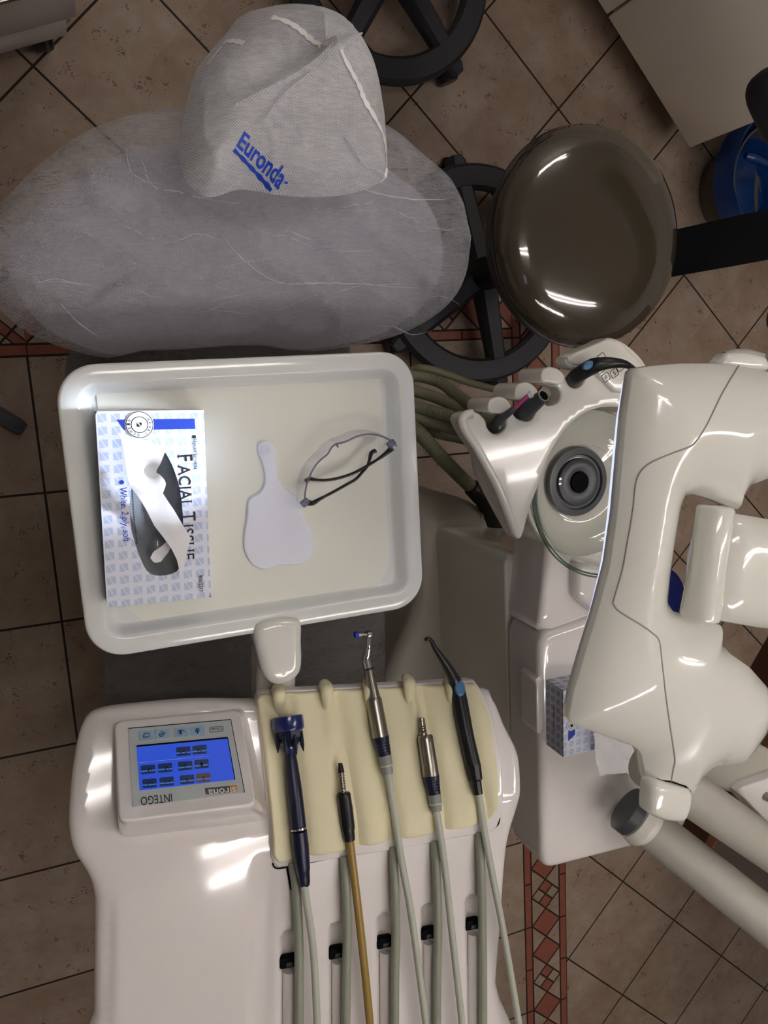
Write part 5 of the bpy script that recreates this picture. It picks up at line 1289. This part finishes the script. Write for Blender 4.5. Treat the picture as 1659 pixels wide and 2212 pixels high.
# ---- support tubes at the lower right
pole = thing('unit_arm', 'thick grey support tube rising from the collar on the dental unit', 'arm', at(1350, 1770, ZU))
pc = at(1352, 1768, ZU + .0)
def tubep(a, b, r0, r1, name, mat, parent, n=2, seg=36): 
    MB().tube([a.lerp(b, i / n) for i in range(n + 1)], [r0 + (r1 - r0) * i / n for i in range(n + 1)], seg).build(name, mat, parent)
pa = at(1400, 1784, .87); pb = at(1700, 2022, 1.0)
tubep(pa, pb, .0365, .0385, 'tube', 'armgrey', pole); dd2 = (pb - pa).normalized()
MB().lathe([(-.03, .034), (-.026, .042), (-.01, .0445), (-.006, .0445), (.0, .040), (.004, .037)], pa, dd2, 44).build('collar', 'warm', pole)
MB().lathe([(-.02, .036), (-.018, .041), (.0, .041)], pa - dd2 * .03, dd2, 40).build('collar_recess', 'dgrey', pole)
pol2 = thing('lamp_support_arm', 'thick grey upper tube crossing behind the lamp handle to the right edge', 'arm', at(1560, 1780, 1.0))
tubep(at(1400, 1650, 1.0), at(1760, 1902, 1.0), .0350, .0345, 'tube', 'armgrey', pol2)
pol3 = thing('monitor_arm', 'flat grey arm passing under the lamp to the right edge', 'arm', at(1620, 1660, .9))
pl = pxo([(1480, 1600), (1620, 1595), (1720, 1650), (1720, 1700), (1600, 1720), (1500, 1690)], .88); plate(rpoly([(p.x, p.y) for p in pl], .01), rnd(.88, .01), const(.84), .02, rr(.01)).build('flat_arm', 'armgrey', pol3)
pl = pxo([(1590, 1706), (1700, 1668), (1760, 1830), (1680, 1800)], .90); wb = thing('fitting_block', 'white glossy plastic block with a screw at the right edge', 'fitting', at(1680, 1740, .86))
plate(rpoly([(p.x, p.y) for p in pl], .004), rnd(.90, .004), const(.86), .02, rr(.004)).build('block', 'white', wb)
MB().lathe([(0, .008), (.01, .007)], at(1654, 1720, .90), (0, 0, 1), 18).build('screw', 'steel', wb)

# ================================================================== operating lamp
ZL = 1.225
lamp = thing('operating_lamp', 'large white winged operating lamp head seen from behind', 'lamp', at(1440, 1200, ZL))
LO = [(1367, 797), (1352, 900), (1343, 1000), (1333, 1110), (1317, 1220), (1288, 1330), (1260, 1420), (1240, 1490), (1229, 1545), (1232, 1560), (1262, 1573), (1320, 1594), (1365, 1610), (1384, 1624), (1390, 1655), (1395, 1690), (1440, 1712), (1490, 1722), (1502, 1698), (1520, 1672), (1548, 1655), (1600, 1652), (1622, 1630), (1655, 1580), (1672, 1520), (1658, 1485), (1620, 1442), (1575, 1410), (1560, 1392), (1562, 1352), (1505, 1335), (1455, 1322), (1442, 1302), (1448, 1240), (1460, 1160), (1470, 1100), (1478, 1074), (1492, 1066), (1540, 1080), (1598, 1104), (1606, 1072), (1622, 1048), (1659, 1034), (1730, 1020), (1790, 930), (1770, 860), (1715, 822), (1659, 803), (1602, 791), (1540, 785), (1470, 785), (1410, 790)]
lo_ = [at(x, y, ZL) for x, y in LO]
lo2 = []
N_ = len(lo_)
lo2 = rpoly([(p.x, p.y) for p in lo_], .006, 3)
MIDL = [at(1500, 1550, ZL), at(1500, 950, ZL)]
def lz(x, y, d):
    z = ZL + .036 * (1 - math.exp(-d / .03)) 
    # valley where the frame steps down to the lower wing
    return z
plate(lo2, lz, lambda x, y, d: ZL - .012 - .02 * (1 - math.exp(-d / .03)), .007, (.0008, .002, .004, .008, .013), ostep=.006).build('housing', 'lampw', lamp, ang=75)
lampo = bpy.data.objects['housing.001'] if 'housing.001' in bpy.data.objects else None
lhs = [o for o in lamp.children if o.name.startswith('housing')][0]; lb = bvh(lhs)
def ld(px, py, l=.0):
    d = Vector(RC.T @ np.array([(px - W / 2) / FL, -(py - H / 2) / FL, -1.0])).normalized(); h = lb.ray_cast(Vector(CAMP), d)
    return (h[0] - d * l) if h[0] else at(px, py, ZL)
def ridge(pts, r, mat, name, l=0.0): MB().tube([ld(q.x, q.y, l) for q in cr([Vector((x, y, 0)) for x, y in pts], 8)], r, 8).build(name, mat, lamp)
ridge([(1596, 790), (1560, 850), (1528, 915), (1506, 950), (1490, 965), (1450, 980), (1405, 1000), (1382, 1022), (1373, 1050), (1368, 1100), (1358, 1160), (1345, 1230), (1328, 1290), (1326, 1305), (1340, 1322), (1385, 1350), (1410, 1368), (1424, 1385), (1430, 1430), (1438, 1500), (1448, 1570), (1458, 1638), (1455, 1660), (1450, 1688)], .0009, 'grey', 'seam_groove')
# handles
kb_ = pxo([(1399, 1700), (1402, 1690), (1415, 1684), (1450, 1690), (1485, 1700), (1491, 1715), (1488, 1740), (1475, 1770), (1462, 1774), (1430, 1770), (1402, 1758), (1396, 1745)], ZL + .012, 4)
plate(kb_, rnd(ZL + .022, .012), const(ZL + .0), .005, rr(.014)).build('handle', 'lampw', lamp)
MB().tube([ld(x, y) for x, y in ((1397, 1703), (1405, 1688), (1420, 1683), (1450, 1688), (1480, 1698), (1490, 1708), (1489, 1728))], .0013, 8).build('handle_gap', 'void', lamp)
ku_ = pxo([(1550, 792), (1562, 768), (1572, 761), (1610, 760), (1640, 766), (1652, 772), (1660, 800), (1610, 806)], ZL - .01, 4)
hu = plate(ku_, rnd(ZL - .004, .008), const(ZL - .022), .006, rr(.010)).build('handle', 'lampw', lamp)
MB().tube([at(1564, 766, ZL - .012), at(1585, 760, ZL - .012), at(1615, 760, ZL - .012), at(1648, 770, ZL - .012)], .0035, 10).build('handle_cap', 'grey', lamp)
# lens strip on the side that faces the patient
le = [at(x, y, ZL - .02) for x, y in ((1359, 822), (1345, 900), (1335, 1000), (1325, 1110), (1311, 1220), (1284, 1330), (1258, 1420), (1242, 1480))]
li = [p + Vector((.06, 0, 0)) for p in le]
plate([*(p for p in le), *(p for p in li[::-1])], const(ZL - .016), const(ZL - .03), .02).build('lens', 'led', lamp)
# joint and arm
jc0 = ray_plane(1547, 1092, Vector((0, 0, ZL + .02)), Vector((0, 0, 1))); jc1 = ray_plane(1512, 1336, Vector((0, 0, ZL + .02)), Vector((0, 0, 1)))
jd = (jc1 - jc0).normalized(); Lj = (jc1 - jc0).length
MB().lathe([(0, .012), (.001, .0175), (.004, .0192), (Lj * .4, .0188), (Lj * .6, .0188), (Lj - .004, .021), (Lj, .0195), (Lj, .012)], jc0, jd, 48).build('joint_barrel', 'lampw', lamp)
la = lamp
ap = [at(x, y, ZL + .035) for x, y in ((1570, 1150), (1600, 1112), (1660, 1122), (1760, 1140), (1760, 1370), (1660, 1362), (1560, 1345), (1548, 1300), (1552, 1220))]
plate(rpoly([(p.x, p.y) for p in ap], .012, 5), lambda x, y, d: ZL + .045 - .02 * math.exp(-d / .012), const(ZL - .01), .01, rr(.014)).build('arm_cover', 'lampw', la)

# lamp light: bluish white beam onto the tray corner
sp_ = bpy.data.lights.new('operating_beam', 'SPOT'); so_ = bpy.data.objects.new('operating_beam', sp_); COL.objects.link(so_)
src = at(1355, 930, ZL - .03) + Vector((-.02, 0, -.01)); tgt = at(262, 990, .955)
so_.location = src; so_.rotation_euler = (tgt - src).to_track_quat('-Z', 'Y').to_euler()
sp_.energy = 24; sp_.color = (.72, .82, 1.0); sp_.spot_size = math.radians(17.5); sp_.spot_blend = .3; sp_.shadow_soft_size = .02
